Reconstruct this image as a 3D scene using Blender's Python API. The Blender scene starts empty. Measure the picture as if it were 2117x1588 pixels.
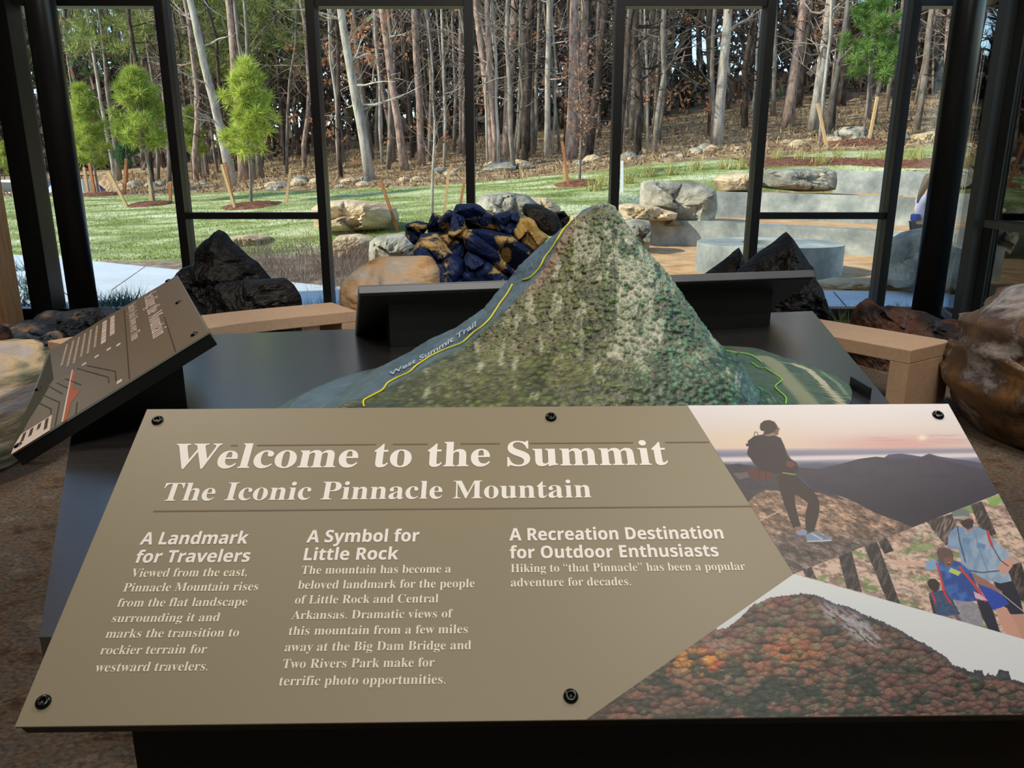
import bpy, bmesh, math, random
import numpy as np
from mathutils import Vector, Matrix
from mathutils.bvhtree import BVHTree

random.seed(7)
rng = np.random.default_rng(7)
SC = bpy.context.scene
COL = SC.collection

# ------------------------------------------------------------------ camera, sky, sun, lights, exposure
FPX = 1590.0
PITCH = math.radians(15)
CAMZ = 1.45
cam_data = bpy.data.cameras.new('camera')
cam_data.sensor_fit = 'HORIZONTAL'
cam_data.sensor_width = 36
cam_data.lens = FPX / 2117 * 36
cam_data.clip_start = 0.05
cam_data.clip_end = 600
cam = bpy.data.objects.new('camera', cam_data)
cam.location = (0, 0, CAMZ)
cam.rotation_euler = (math.radians(90) - PITCH, 0, 0)
COL.objects.link(cam)
SC.camera = cam

world = bpy.data.worlds.new('sky')
SC.world = world
world.use_nodes = True
wn = world.node_tree
bg = wn.nodes['Background']
sky = wn.nodes.new('ShaderNodeTexSky')
sky.sky_type = 'NISHITA'
sky.sun_disc = False
sky.sun_elevation = math.radians(34)
sky.sun_rotation = math.radians(250)
sky.air_density = 1.0
sky.dust_density = 0.4
sky.ozone_density = 3.0
wn.links.new(sky.outputs[0], bg.inputs[0])
bg.inputs[1].default_value = 0.38

sun_data = bpy.data.lights.new('sun', 'SUN')
sun_data.energy = 6.0
sun_data.angle = math.radians(1.5)
sun_data.color = (1.0, 0.91, 0.76)
sun = bpy.data.objects.new('sun', sun_data)
sun.rotation_euler = Vector((0.80, 0.28, -0.60)).to_track_quat('-Z', 'Y').to_euler()
COL.objects.link(sun)


def area(name, loc, target, size, power, color=(1, 0.95, 0.88), sy=None):
    d = bpy.data.lights.new(name, 'AREA')
    d.energy = power
    d.color = color
    d.shape = 'RECTANGLE'
    d.size = size
    d.size_y = sy or size
    o = bpy.data.objects.new(name, d)
    o.location = loc
    o.rotation_euler = (Vector(target) - Vector(loc)).to_track_quat('-Z', 'Y').to_euler()
    COL.objects.link(o)
    return o


def spot(name, loc, target, power, angle, color=(1, 0.85, 0.65)):
    d = bpy.data.lights.new(name, 'SPOT')
    d.energy = power
    d.color = color
    d.spot_size = math.radians(angle)
    d.spot_blend = 0.7
    d.shadow_soft_size = 0.06
    o = bpy.data.objects.new(name, d)
    o.location = loc
    o.rotation_euler = (Vector(target) - Vector(loc)).to_track_quat('-Z', 'Y').to_euler()
    COL.objects.link(o)
    return o


# ceiling fixtures of the hall, plus added bench spots (all hang under the ceiling at 6.2 m)
area('ceiling_lamp_light', (0.3, -1.9, 5.6), (0.2, 1.0, 0.9), 2.4, 102, (1, 0.95, 0.88), 1.2)
area('ceiling_lamp_light', (-3.0, 3.0, 6.0), (-2.4, 2.5, 0), 1.4, 110, (1, 0.9, 0.78))
area('ceiling_lamp_light', (3.0, 3.0, 6.0), (2.4, 3.2, 0), 1.4, 110, (1, 0.9, 0.78))
spot('hall_spot_light', (-2.4, 0.5, 5.9), (-3.1, 3.9, 0.3), 520, 26)
spot('hall_spot_light', (1.2, 1.5, 5.9), (3.1, 4.4, 0.4), 330, 26)
spot('hall_spot_light', (-2.0, 3.2, 5.9), (-2.0, 5.6, 0.4), 520, 42, (1, 0.86, 0.70))  # added, unseen spot that brightens the long bench
spot('hall_spot_light', (2.0, 2.4, 5.9), (2.5, 4.9, 0.4), 330, 34, (1, 0.88, 0.74))  # added, unseen spot that brightens the arched bench
spot('hall_spot_light', (-0.2, 3.0, 5.9), (-0.9, 6.2, 0.8), 420, 24)
spot('hall_spot_light', (0.4, 3.2, 5.9), (0.3, 6.3, 1.0), 620, 26, (1, 0.88, 0.62))
spot('hall_spot_light', (-0.9, -0.6, 5.9), (-0.35, 1.0, 1.0), 60, 30, (1, 0.82, 0.6))
spot('hall_spot_light', (1.6, 0.2, 5.9), (0.2, 2.0, 1.1), 330, 34, (1, 0.95, 0.85))

SC.view_settings.view_transform = 'Standard'
SC.view_settings.look = 'None'
SC.view_settings.exposure = 0.0
SC.view_settings.gamma = 1.0
SC.view_settings.use_curve_mapping = False

# ------------------------------------------------------------------ camera maths (places measured in the photograph -> points in the room)
_f = np.array([0, math.cos(PITCH), -math.sin(PITCH)])
_u = np.array([0, math.sin(PITCH), math.cos(PITCH)])
_r = np.array([1.0, 0, 0])
_C = np.array([0, 0, CAMZ])


def ray(px, py):
    return _f + _r * ((px - 1058.5) / FPX) + _u * ((794 - py) / FPX)


def at_z(px, py, z):
    r = ray(px, py)
    return _C + r * ((z - CAMZ) / r[2])


def at_y(px, py, y):
    r = ray(px, py)
    return _C + r * (y / r[1])


def at_d(px, py, d):
    return _C + ray(px, py) * d


def at_plane(px, py, p0, n):
    r = ray(px, py)
    return _C + r * (np.dot(p0 - _C, n) / np.dot(r, n))


# ------------------------------------------------------------------ materials
def lin(c):
    c = np.asarray(c, float) / 255.0
    return np.where(c <= 0.04045, c / 12.92, ((c + 0.055) / 1.055) ** 2.4)


def rgba(c):
    l = lin(c)
    return (float(l[0]), float(l[1]), float(l[2]), 1.0)


def base_mat(name, rough=0.6, spec=0.5, metal=0.0):
    m = bpy.data.materials.new(name)
    m.use_nodes = True
    nt = m.node_tree
    b = nt.nodes['Principled BSDF']
    b.inputs['Roughness'].default_value = rough
    b.inputs['Specular IOR Level'].default_value = spec
    b.inputs['Metallic'].default_value = metal
    return m, nt, b


def noise_mat(name, cols, scale=5.0, detail=6, rough=0.7, spec=0.4, bump=0.0, bscale=None, stretch=(1, 1, 1), kind='NOISE', stops=None, dist=0.0, metal=0.0, coat=0.0, fine=0.0):
    """colours of cols spread over a noise in object coordinates, with an optional bump"""
    m, nt, b = base_mat(name, rough, spec, metal)
    N, L = nt.nodes, nt.links
    tc = N.new('ShaderNodeTexCoord')
    mp = N.new('ShaderNodeMapping')
    mp.inputs['Scale'].default_value = stretch
    L.new(tc.outputs['Object'], mp.inputs[0])
    if kind == 'NOISE':
        t = N.new('ShaderNodeTexNoise')
        t.inputs['Scale'].default_value = scale
        t.inputs['Detail'].default_value = detail
        t.inputs['Distortion'].default_value = dist
        t.inputs['Roughness'].default_value = 0.6
        out = t.outputs[0]
    elif kind == 'WAVE':
        t = N.new('ShaderNodeTexWave')
        t.inputs['Scale'].default_value = scale
        t.inputs['Distortion'].default_value = dist
        t.inputs['Detail'].default_value = detail
        out = t.outputs[1]
    else:
        t = N.new('ShaderNodeTexVoronoi')
        t.inputs['Scale'].default_value = scale
        out = t.outputs['Distance']
    L.new(mp.outputs[0], t.inputs['Vector'])
    r = N.new('ShaderNodeValToRGB')
    n = len(cols)
    st = stops or [0.3 + 0.4 * i / max(1, n - 1) for i in range(n)]
    el = r.color_ramp.elements
    while len(el) < n:
        el.new(0.5)
    for i in range(n):
        el[i].position = st[i]
        el[i].color = rgba(cols[i])
    L.new(out, r.inputs[0])
    colout = r.outputs[0]
    if fine:
        t3 = N.new('ShaderNodeTexNoise')
        t3.inputs['Scale'].default_value = scale * 9
        t3.inputs['Detail'].default_value = 4
        L.new(mp.outputs[0], t3.inputs['Vector'])
        mr = N.new('ShaderNodeMapRange')
        mr.inputs['From Min'].default_value = 0.3
        mr.inputs['From Max'].default_value = 0.7
        mr.inputs['To Min'].default_value = 1 - fine
        mr.inputs['To Max'].default_value = 1 + fine
        L.new(t3.outputs[0], mr.inputs[0])
        mx = N.new('ShaderNodeVectorMath')
        mx.operation = 'SCALE'
        L.new(colout, mx.inputs[0])
        L.new(mr.outputs[0], mx.inputs['Scale'])
        colout = mx.outputs[0]
    L.new(colout, b.inputs['Base Color'])
    if coat:
        b.inputs['Coat Weight'].default_value = coat
        b.inputs['Coat Roughness'].default_value = 0.22
        b.inputs['Coat IOR'].default_value = 2.3
    if bump:
        t2 = N.new('ShaderNodeTexNoise')
        t2.inputs['Scale'].default_value = bscale or scale * 3
        t2.inputs['Detail'].default_value = 8
        L.new(mp.outputs[0], t2.inputs['Vector'])
        bp = N.new('ShaderNodeBump')
        bp.inputs['Strength'].default_value = bump
        bp.inputs['Distance'].default_value = 0.03
        L.new(t2.outputs[0], bp.inputs['Height'])
        L.new(bp.outputs[0], b.inputs['Normal'])
    return m


def attr_mat(name, rough=0.5, spec=0.4, coat=0.0, bump=0.0, bscale=60, trans=0.0):
    m, nt, b = base_mat(name, rough, spec)
    a = nt.nodes.new('ShaderNodeVertexColor')
    a.layer_name = 'Col'
    nt.links.new(a.outputs[0], b.inputs['Base Color'])
    if coat:
        b.inputs['Coat Weight'].default_value = coat
        b.inputs['Coat Roughness'].default_value = 0.3
    if bump:
        tc = nt.nodes.new('ShaderNodeTexCoord')
        t2 = nt.nodes.new('ShaderNodeTexNoise')
        t2.inputs['Scale'].default_value = bscale
        t2.inputs['Detail'].default_value = 6
        nt.links.new(tc.outputs['Object'], t2.inputs['Vector'])
        bp = nt.nodes.new('ShaderNodeBump')
        bp.inputs['Strength'].default_value = bump
        bp.inputs['Distance'].default_value = 0.01
        nt.links.new(t2.outputs[0], bp.inputs['Height'])
        nt.links.new(bp.outputs[0], b.inputs['Normal'])
    return m


M = {}
M['black_metal'] = noise_mat('black_powder_coat', [(16, 17, 17), (24, 25, 25)], 3, rough=0.45, spec=0.4, bump=0.03, bscale=400)
M['frame'] = noise_mat('dark_window_frame', [(22, 23, 25), (30, 31, 33)], 2, rough=0.38, spec=0.5, bump=0.02, bscale=200)
M['frame_grey'] = noise_mat('grey_steel_frame', [(44, 48, 46), (54, 58, 55)], 2, rough=0.45, spec=0.5, bump=0.02, bscale=200)
M['column'] = noise_mat('dark_column_paint', [(24, 26, 27), (31, 33, 34)], 2, rough=0.33, spec=0.6, bump=0.02, bscale=200)
M['laminate'] = noise_mat('dark_laminate', [(34, 32, 31), (48, 45, 43)], 9, detail=8, rough=0.30, spec=1.0, bump=0.06, bscale=150, dist=1.0, stretch=(1, 5, 1), coat=1.0)
M['taupe'] = noise_mat('taupe_print', [(143, 133, 111), (146, 136, 114)], 1.5, rough=0.42, spec=0.4, bump=0.02, bscale=900)
M['taupe_dark'] = noise_mat('side_panel_print', [(118, 101, 80), (121, 104, 83)], 1.5, rough=0.40, spec=0.3, bump=0.02, bscale=900)
M['olive_dark'] = noise_mat('dark_olive_print', [(66, 58, 38), (70, 61, 41)], 1.5, rough=0.5, spec=0.15)
M['white_ink'] = noise_mat('white_ink', [(244, 240, 234), (246, 242, 236)], 3, rough=0.5)
M['body_ink'] = noise_mat('cream_ink', [(240, 232, 216), (243, 235, 219)], 3, rough=0.5)
M['pale_ink'] = noise_mat('pale_tan_ink', [(196, 172, 148), (200, 176, 152)], 3, rough=0.5)
M['pink_ink'] = noise_mat('pale_pink_ink', [(228, 205, 192), (231, 208, 195)], 3, rough=0.5)
M['line_ink'] = noise_mat('brown_line_ink', [(118, 102, 84), (122, 105, 87)], 3, rough=0.5)
M['dark_line'] = noise_mat('dark_line_ink', [(70, 52, 38), (74, 56, 41)], 3, rough=0.5)
M['orange_ink'] = noise_mat('orange_ink', [(176, 92, 62), (182, 98, 66)], 6, rough=0.5)
M['red_ink'] = noise_mat('red_ink', [(170, 80, 60), (176, 86, 64)], 6, rough=0.5)
M['screw'] = noise_mat('black_screw', [(10, 10, 11), (16, 16, 17)], 20, rough=0.25, spec=0.8, metal=0.3)
M['silver_edge'] = noise_mat('silver_edge', [(150, 160, 155), (160, 170, 165)], 20, rough=0.3, spec=0.8, metal=0.4)
M['rim_grey'] = noise_mat('grey_rim', [(88, 92, 98), (98, 102, 108)], 6, rough=0.4, spec=0.6)
M['bench'] = noise_mat('tan_bench', [(178, 150, 124), (190, 162, 135)], 30, detail=8, rough=0.6, spec=0.3, bump=0.08, bscale=150, fine=0.06)
M['carpet'] = noise_mat('mottled_carpet', [(66, 55, 48), (122, 103, 86), (106, 99, 92), (156, 133, 112)], 6.5, detail=12, rough=0.95, spec=0.1, bump=0.6, bscale=220, stops=[0.3, 0.46, 0.55, 0.72], stretch=(1, 1.35, 1), fine=0.45)
M['ceiling'] = noise_mat('dark_ceiling', [(58, 48, 40), (66, 55, 46)], 3, rough=0.8)
M['wall'] = noise_mat('hall_wall', [(96, 88, 80), (104, 96, 88)], 3, rough=0.8)
M['wood'] = noise_mat('stained_timber', [(74, 42, 20), (132, 86, 50), (112, 68, 36)], 2.2, detail=8, rough=0.5, bump=0.1, bscale=40, stretch=(6, 6, 0.6), dist=0.6, fine=0.15)
M['wood_pale'] = noise_mat('pale_timber', [(132, 98, 68), (168, 134, 98), (148, 110, 76)], 2.2, detail=8, rough=0.5, bump=0.1, bscale=40, stretch=(6, 6, 0.6), dist=0.6, fine=0.15)
M['stake'] = noise_mat('pine_stake', [(188, 148, 100), (214, 176, 126)], 8, rough=0.8, stretch=(4, 4, 0.5), fine=0.1)
M['stake_orange'] = noise_mat('weathered_stake', [(160, 96, 58), (186, 120, 78)], 8, rough=0.8, stretch=(4, 4, 0.5), fine=0.1)
M['concrete'] = noise_mat('cast_concrete', [(104, 110, 108), (146, 150, 144), (190, 190, 180)], 1.4, detail=12, rough=0.85, spec=0.2, bump=0.15, bscale=30, fine=0.08)
M['sidewalk'] = noise_mat('pale_sidewalk', [(186, 192, 196), (204, 209, 212)], 1.2, detail=8, rough=0.8, spec=0.3, bump=0.05, bscale=60, fine=0.04)
M['sand'] = noise_mat('sandy_gravel', [(158, 118, 80), (196, 156, 112), (208, 174, 134)], 2.0, detail=12, rough=0.95, spec=0.1, bump=0.3, bscale=60, fine=0.14)
M['mulch'] = noise_mat('bark_mulch', [(74, 44, 34), (120, 78, 60), (146, 104, 84)], 9, detail=12, rough=1, spec=0.1, bump=0.8, bscale=60, fine=0.35)
M['white_paint'] = noise_mat('white_paint', [(226, 230, 232), (234, 238, 240)], 2, rough=0.3, spec=0.5)
M['car_glass'] = noise_mat('car_glass', [(38, 50, 66), (48, 62, 80)], 2, rough=0.1, spec=0.8)
M['tyre'] = noise_mat('tyre', [(18, 18, 19), (26, 26, 27)], 9, rough=0.85)
M['tail_red'] = noise_mat('red_lamp', [(196, 24, 34), (206, 32, 42)], 9, rough=0.3)
M['blue_paint'] = noise_mat('blue_paint', [(34, 66, 150), (40, 74, 160)], 3, rough=0.35)


def glass_material():
    m = bpy.data.materials.new('window_glass')
    m.use_nodes = True
    nt = m.node_tree
    nt.nodes.clear()
    o = nt.nodes.new('ShaderNodeOutputMaterial')
    tr = nt.nodes.new('ShaderNodeBsdfTransparent')
    tr.inputs[0].default_value = (0.93, 0.97, 0.96, 1)
    gl = nt.nodes.new('ShaderNodeBsdfGlossy')
    gl.inputs['Roughness'].default_value = 0.0
    fr = nt.nodes.new('ShaderNodeFresnel')
    fr.inputs[0].default_value = 1.45
    mx = nt.nodes.new('ShaderNodeMixShader')
    nt.links.new(fr.outputs[0], mx.inputs[0])
    nt.links.new(tr.outputs[0], mx.inputs[1])
    nt.links.new(gl.outputs[0], mx.inputs[2])
    nt.links.new(mx.outputs[0], o.inputs[0])
    return m


M['glass'] = glass_material()


# ------------------------------------------------------------------ building helpers
def link(name, me, mat, parent=None, loc=None):
    o = bpy.data.objects.new(name, me)
    COL.objects.link(o)
    if mat is not None and len(me.materials) == 0:
        me.materials.append(M[mat] if isinstance(mat, str) else mat)
    if parent is not None:
        o.parent = parent
    if loc is not None:
        o.location = loc
    return o


def tag(o, label=None, cat=None, group=None, kind=None):
    if label:
        o['label'] = label
    if cat:
        o['category'] = cat
    if group:
        o['group'] = group
    if kind:
        o['kind'] = kind
    return o


def empty(name, loc, label=None, cat=None, group=None, kind=None, rz=0.0):
    o = bpy.data.objects.new(name, None)
    o.location = loc
    o.rotation_euler = (0, 0, rz)
    COL.objects.link(o)
    return tag(o, label, cat, group, kind)


def mesh(name, V, F, smooth=False, colors=None):
    me = bpy.data.meshes.new(name)
    V = np.asarray(V, dtype=np.float32)
    if isinstance(F, np.ndarray):
        n, k = F.shape
        me.vertices.add(len(V))
        me.vertices.foreach_set('co', V.ravel())
        me.loops.add(n * k)
        me.loops.foreach_set('vertex_index', F.astype(np.int32).ravel())
        me.polygons.add(n)
        me.polygons.foreach_set('loop_start', np.arange(0, n * k, k, dtype=np.int32))
        me.polygons.foreach_set('loop_total', np.full(n, k, dtype=np.int32))
        me.update(calc_edges=True)
    else:
        me.from_pydata([tuple(v) for v in V], [], F)
        me.update()
    if smooth:
        me.polygons.foreach_set('use_smooth', [True] * len(me.polygons))
    if colors is not None:
        ca = me.color_attributes.new('Col', 'FLOAT_COLOR', 'POINT')
        c = np.ones((len(V), 4), dtype=np.float32)
        c[:, :3] = colors
        ca.data.foreach_set('color', c.ravel())
    return me


class MB:
    """collects simple solids into one mesh"""
    def __init__(s):
        s.v, s.f = [], []

    def add(s, V, F):
        k = len(s.v)
        s.v += [tuple(map(float, p)) for p in V]
        s.f += [tuple(i + k for i in q) for q in F]
        return s

    def box(s, c, d, R=None):
        c = np.array(c, float)
        P = []
        for x in (-.5, .5):
            for y in (-.5, .5):
                for z in (-.5, .5):
                    q = np.array([x * d[0], y * d[1], z * d[2]])
                    P.append(c + (R @ q if R is not None else q))
        return s.add(P, [(0, 1, 3, 2), (4, 6, 7, 5), (0, 4, 5, 1), (2, 3, 7, 6), (0, 2, 6, 4), (1, 5, 7, 3)])

    def prism(s, poly, z0, z1):
        n = len(poly)
        V = [(p[0], p[1], z0) for p in poly] + [(p[0], p[1], z1) for p in poly]
        F = [tuple(range(n - 1, -1, -1)), tuple(range(n, 2 * n))]
        F += [(i, (i + 1) % n, n + (i + 1) % n, n + i) for i in range(n)]
        return s.add(V, F)

    def hull(s, top, bottom):
        """two matching loops of points joined into a closed solid"""
        n = len(top)
        V = list(bottom) + list(top)
        F = [tuple(range(n - 1, -1, -1)), tuple(range(n, 2 * n))]
        F += [(i, (i + 1) % n, n + (i + 1) % n, n + i) for i in range(n)]
        return s.add(V, F)

    def tube(s, pts, rad, k=8, cap=True):
        pts = [np.array(p, float) for p in pts]
        n = len(pts)
        if np.isscalar(rad):
            rad = [rad] * n
        V = []
        ref = None
        for i in range(n):
            t = pts[min(i + 1, n - 1)] - pts[max(i - 1, 0)]
            t /= np.linalg.norm(t) + 1e-9
            if ref is None:
                ref = np.array([1, 0, 0]) if abs(t[0]) < .8 else np.array([0, 1, 0])
            a = np.cross(t, ref)
            a /= np.linalg.norm(a) + 1e-9
            b = np.cross(t, a)
            for j in range(k):
                w = 2 * math.pi * j / k
                V.append(pts[i] + (a * math.cos(w) + b * math.sin(w)) * rad[i])
        F = []
        for i in range(n - 1):
            for j in range(k):
                F.append((i * k + j, i * k + (j + 1) % k, (i + 1) * k + (j + 1) % k, (i + 1) * k + j))
        if cap:
            F.append(tuple(range(k - 1, -1, -1)))
            F.append(tuple((n - 1) * k + j for j in range(k)))
        return s.add(V, F)

    def build(s, name, mat, parent=None, smooth=False, bevel=0.0, loc=None):
        me = mesh(name, s.v, s.f, smooth)
        bm = bmesh.new()
        bm.from_mesh(me)
        bmesh.ops.recalc_face_normals(bm, faces=bm.faces)
        if bevel:
            bmesh.ops.bevel(bm, geom=list(bm.edges), offset=bevel, segments=2, affect='EDGES', profile=0.6)
        bm.to_mesh(me)
        bm.free()
        return link(name, me, mat, parent, loc)


# ------------------------------------------------------------------ numpy noise
def _h(ix, iy, seed):
    n = (ix.astype(np.int64) * 374761393 + iy.astype(np.int64) * 668265263 + seed * 982451653) & 0x7fffffff
    n = ((n ^ (n >> 13)) * 1274126177) & 0x7fffffff
    return ((n ^ (n >> 16)) & 0xffff) / 65535.0


def vnoise(x, y, seed=0):
    ix, iy = np.floor(x), np.floor(y)
    fx, fy = x - ix, y - iy
    fx, fy = fx * fx * (3 - 2 * fx), fy * fy * (3 - 2 * fy)
    a, b = _h(ix, iy, seed), _h(ix + 1, iy, seed)
    c, d = _h(ix, iy + 1, seed), _h(ix + 1, iy + 1, seed)
    return (a * (1 - fx) + b * fx) * (1 - fy) + (c * (1 - fx) + d * fx) * fy


def fbm(x, y, seed=0, oct=5):
    s, a, t = 0, 1.0, 0
    for o in range(oct):
        s = s + a * vnoise(x * 2 ** o, y * 2 ** o, seed + o * 17)
        t += a
        a *= .55
    return s / t


def worley(x, y, seed=0):
    """distance to the nearest cell point, that cell's random number, the offset below its centre"""
    ix, iy = np.floor(x), np.floor(y)
    best = np.full(x.shape, 9.0)
    idv = np.zeros(x.shape)
    off = np.zeros(x.shape)
    for dx in (-1, 0, 1):
        for dy in (-1, 0, 1):
            cx, cy = ix + dx, iy + dy
            px, py = cx + _h(cx, cy, seed), cy + _h(cx, cy, seed + 5)
            d = np.hypot(x - px, y - py)
            m = d < best
            best = np.where(m, d, best)
            idv = np.where(m, _h(cx, cy, seed + 11), idv)
            off = np.where(m, y - py, off)
    return best, idv, off


def worley3(x, y, z, seed=0):
    ix, iy, iz = np.floor(x), np.floor(y), np.floor(z)
    best = np.full(x.shape, 9.0)
    sec = np.full(x.shape, 9.0)
    idv = np.zeros(x.shape)
    for dx in (-1, 0, 1):
        for dy in (-1, 0, 1):
            for dz in (-1, 0, 1):
                cx, cy, cz = ix + dx, iy + dy, iz + dz
                k = cy + cz * 57
                px, py, pz = cx + _h(cx, k, seed), cy + _h(cx, k, seed + 5), cz + _h(cx, k, seed + 9)
                d = np.sqrt((x - px) ** 2 + (y - py) ** 2 + (z - pz) ** 2)
                m = d < best
                sec = np.where(m, best, np.minimum(sec, d))
                idv = np.where(m, _h(cx, k, seed + 11), idv)
                best = np.where(m, d, best)
    return best, idv, sec - best


def inside(px, py, poly):
    r = np.zeros(px.shape, bool)
    n = len(poly)
    for i in range(n):
        x0, y0 = poly[i]
        x1, y1 = poly[(i + 1) % n]
        if y0 == y1:
            continue
        c = ((y0 > py) != (y1 > py)) & (px < (x1 - x0) * (py - y0) / (y1 - y0) + x0)
        r ^= c
    return r


def sstep(a, b, x):
    t = np.clip((x - a) / (b - a), 0, 1)
    return t * t * (3 - 2 * t)


def mixc(a, b, t):
    t = np.asarray(t)[..., None]
    return a * (1 - t) + b * t


# ================================================================== THE SETTING : hall
MB().prism([(-7.5, -5.5), (7.5, -5.5), (7.5, 8.25), (-7.5, 8.25)], -0.2, 0.0).build('floor', 'carpet')
tag(bpy.data.objects['floor'], kind='structure')
MB().prism([(-7.6, -5.6), (7.6, -5.6), (7.6, 8.6), (-7.6, 8.6)], 6.2, 6.5).build('ceiling', 'ceiling')
tag(bpy.data.objects['ceiling'], kind='structure')
tag(MB().prism([(-7.6, -5.7), (7.6, -5.7), (7.6, -5.5), (-7.6, -5.5)], 0, 6.2).build('wall_back', 'wall'), kind='structure')
tag(MB().prism([(-7.7, -5.5), (-7.5, -5.5), (-7.5, 6.2), (-7.7, 6.2)], 0, 6.2).build('wall_left', 'wall'), kind='structure')
tag(MB().prism([(4.9, -5.5), (5.1, -5.5), (5.1, 2.6), (4.9, 2.6)], 0, 6.2).build('wall_right', 'wall'), kind='structure')

YW = 8.1
MX = [-6.25, -4.83, -3.37, -1.93, -0.42, 1.04, 2.48, 3.86]
n_win = 0


def window_bay(p0, p1, n, transoms, mull=True, w=0.085, dep=0.20, matm='frame'):
    """one glazed bay of the wall from plan point p0 to p1: mullion at p1, sill, transoms, glass"""
    p0, p1 = np.array(p0, float), np.array(p1, float)
    t = p1 - p0
    Lg = np.linalg.norm(t)
    t = t / Lg
    R = np.array([[t[0], -t[1], 0], [t[1], t[0], 0], [0, 0, 1]])
    mid = (p0 + p1) / 2
    e = empty('window_%d' % n, (0, 0, 0), kind='structure')
    if mull:
        MB().box((p1[0], p1[1], 3.1), (w, dep, 6.2), R).build('mullion', matm, e, bevel=0.003)
    MB().box((mid[0], mid[1], 0.06), (Lg - w, dep * 0.8, 0.12), R).build('sill', matm, e, bevel=0.003)
    for z in transoms:
        MB().box((mid[0], mid[1], z), (Lg - w, dep * 0.75, 0.065), R).build('transom', matm, e, bevel=0.003)
    zs = [0.12] + sorted(transoms) + [6.2]
    for a, b in zip(zs[:-1], zs[1:]):
        MB().box((mid[0], mid[1], (a + b) / 2), (Lg - w, 0.012, b - a - 0.05), R).build('pane', 'glass', e)
    return e


bays = [(MX[0], MX[1], [3.07, 4.6]), (MX[1], MX[2], [3.07, 4.6]), (MX[2], MX[3], [1.075, 4.0]), (MX[3], MX[4], [3.07, 4.9]),
        (MX[4], MX[5], [4.0]), (MX[5], MX[6], [3.07, 4.9]), (MX[6], MX[7], [1.075, 4.0])]
for a, b, tr in bays:
    n_win += 1
    window_bay((a, YW), (b, YW), n_win, tr)
n_win += 1
window_bay((MX[7], YW), (4.62, YW), n_win, [3.07, 4.9], mull=False)
n_win += 1
window_bay((-7.5, YW), (MX[0], YW), n_win, [1.075, 4.0])
# left return of the frame beside the round column
tag(MB().box((-4.86, 8.0, 3.1), (0.22, 0.24, 6.2)).build('trim_1', 'frame', bevel=0.004), kind='structure')
# corner column pair (right) and the angled side wall
tag(MB().prism([(-7.5, 6.2), (-7.7, 6.2), (-7.7, 8.3), (-7.5, 8.3)], 0, 6.2).build('trim_2', 'wall'), kind='structure')
# side wall: posts seen almost edge on
SP = [(4.56, 8.1), (4.10, 6.80), (3.80, 5.15), (4.3, 3.9), (4.9, 2.6)]
n_win += 1
window_bay(SP[0], SP[1], n_win, [3.07], mull=False)
n_win += 1
window_bay((4.11, 6.72), SP[2], n_win, [1.075, 3.07])
n_win += 1
window_bay(SP[2], SP[3], n_win, [3.07])
n_win += 1
window_bay(SP[3], SP[4], n_win, [3.07])
ang = math.atan2(6.8 - 8.1, 4.10 - 4.56)
Rp = np.array([[math.cos(ang), -math.sin(ang), 0], [math.sin(ang), math.cos(ang), 0], [0, 0, 1]])
g = empty('trim_3', (0, 0, 0), kind='structure')
MB().box((4.15, 6.84, 3.1), (0.05, 0.24, 6.2)).build('post_face', 'frame_grey', g, bevel=0.003)
MB().box((4.075, 6.90, 3.1), (0.10, 0.12, 6.2)).build('post_face', 'frame_grey', g, bevel=0.003)
MB().box((4.20, 6.76, 3.1), (0.06, 0.10, 6.2)).build('post_face', 'frame', g, bevel=0.003)

for nm, x, y, r, lb in (('round_column', -4.235, 7.55, 0.128, 'dark round steel column beside the timber post, with pale sidewalk behind'),
                        ('round_column', 4.08, 7.50, 0.135, 'dark round steel column beside the grey corner post and the woman outside')):
    e = empty(nm, (x, y, 0), lb, 'column', 'round columns by the window wall')
    MB().tube([(0, 0, 0), (0, 0, 6.2)], r, 40).build('shaft', 'column', e, smooth=False)
    for p in bpy.data.objects[e.children[0].name].data.polygons:
        p.use_smooth = len(p.vertices) == 4
    MB().tube([(0, 0, 0), (0, 0, 0.05)], r + 0.05, 40).build('base_plate', 'column', e)

e = empty('timber_post', (-4.62, 6.75, 0), 'stained brown timber post at the edge of the glass wall', 'post')
MB().box((0.0, 0, 3.1), (0.20, 0.26, 6.2)).build('board', 'wood', e, bevel=0.006)
MB().box((0.165, -0.03, 3.1), (0.125, 0.24, 6.2)).build('board', 'wood_pale', e, bevel=0.006)
MB().box((-0.17, -0.04, 3.1), (0.12, 0.22, 6.2)).build('board', 'wood', e, bevel=0.006)

# ================================================================== INTERPRETIVE SIGNS
SIGN_H = 0.457


def sign_frame(c, R):
    """coordinates on a sign: u along its width from its centre, v up its slope, w out of its face"""
    return lambda u, v, w=0.0: np.array(c) + R[:, 0] * u + R[:, 1] * v + R[:, 2] * w


def rot(a):
    a = np.array(a, float)
    th = np.linalg.norm(a)
    k = a / th
    K = np.array([[0, -k[2], k[1]], [k[2], 0, -k[0]], [-k[1], k[0], 0]])
    return np.eye(3) + math.sin(th) * K + (1 - math.cos(th)) * K @ K


SERIF = {'bold': (0x1D400, 0x1D41A), 'sans': (0x1D5D4, 0x1D5EE)}


def styled(s, st):
    if st not in SERIF:
        return s
    U, Lw = SERIF[st]
    return ''.join(chr(U + ord(c) - 65) if 'A' <= c <= 'Z' else chr(Lw + ord(c) - 97) if 'a' <= c <= 'z' else c for c in s)


_txt = {}


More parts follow.
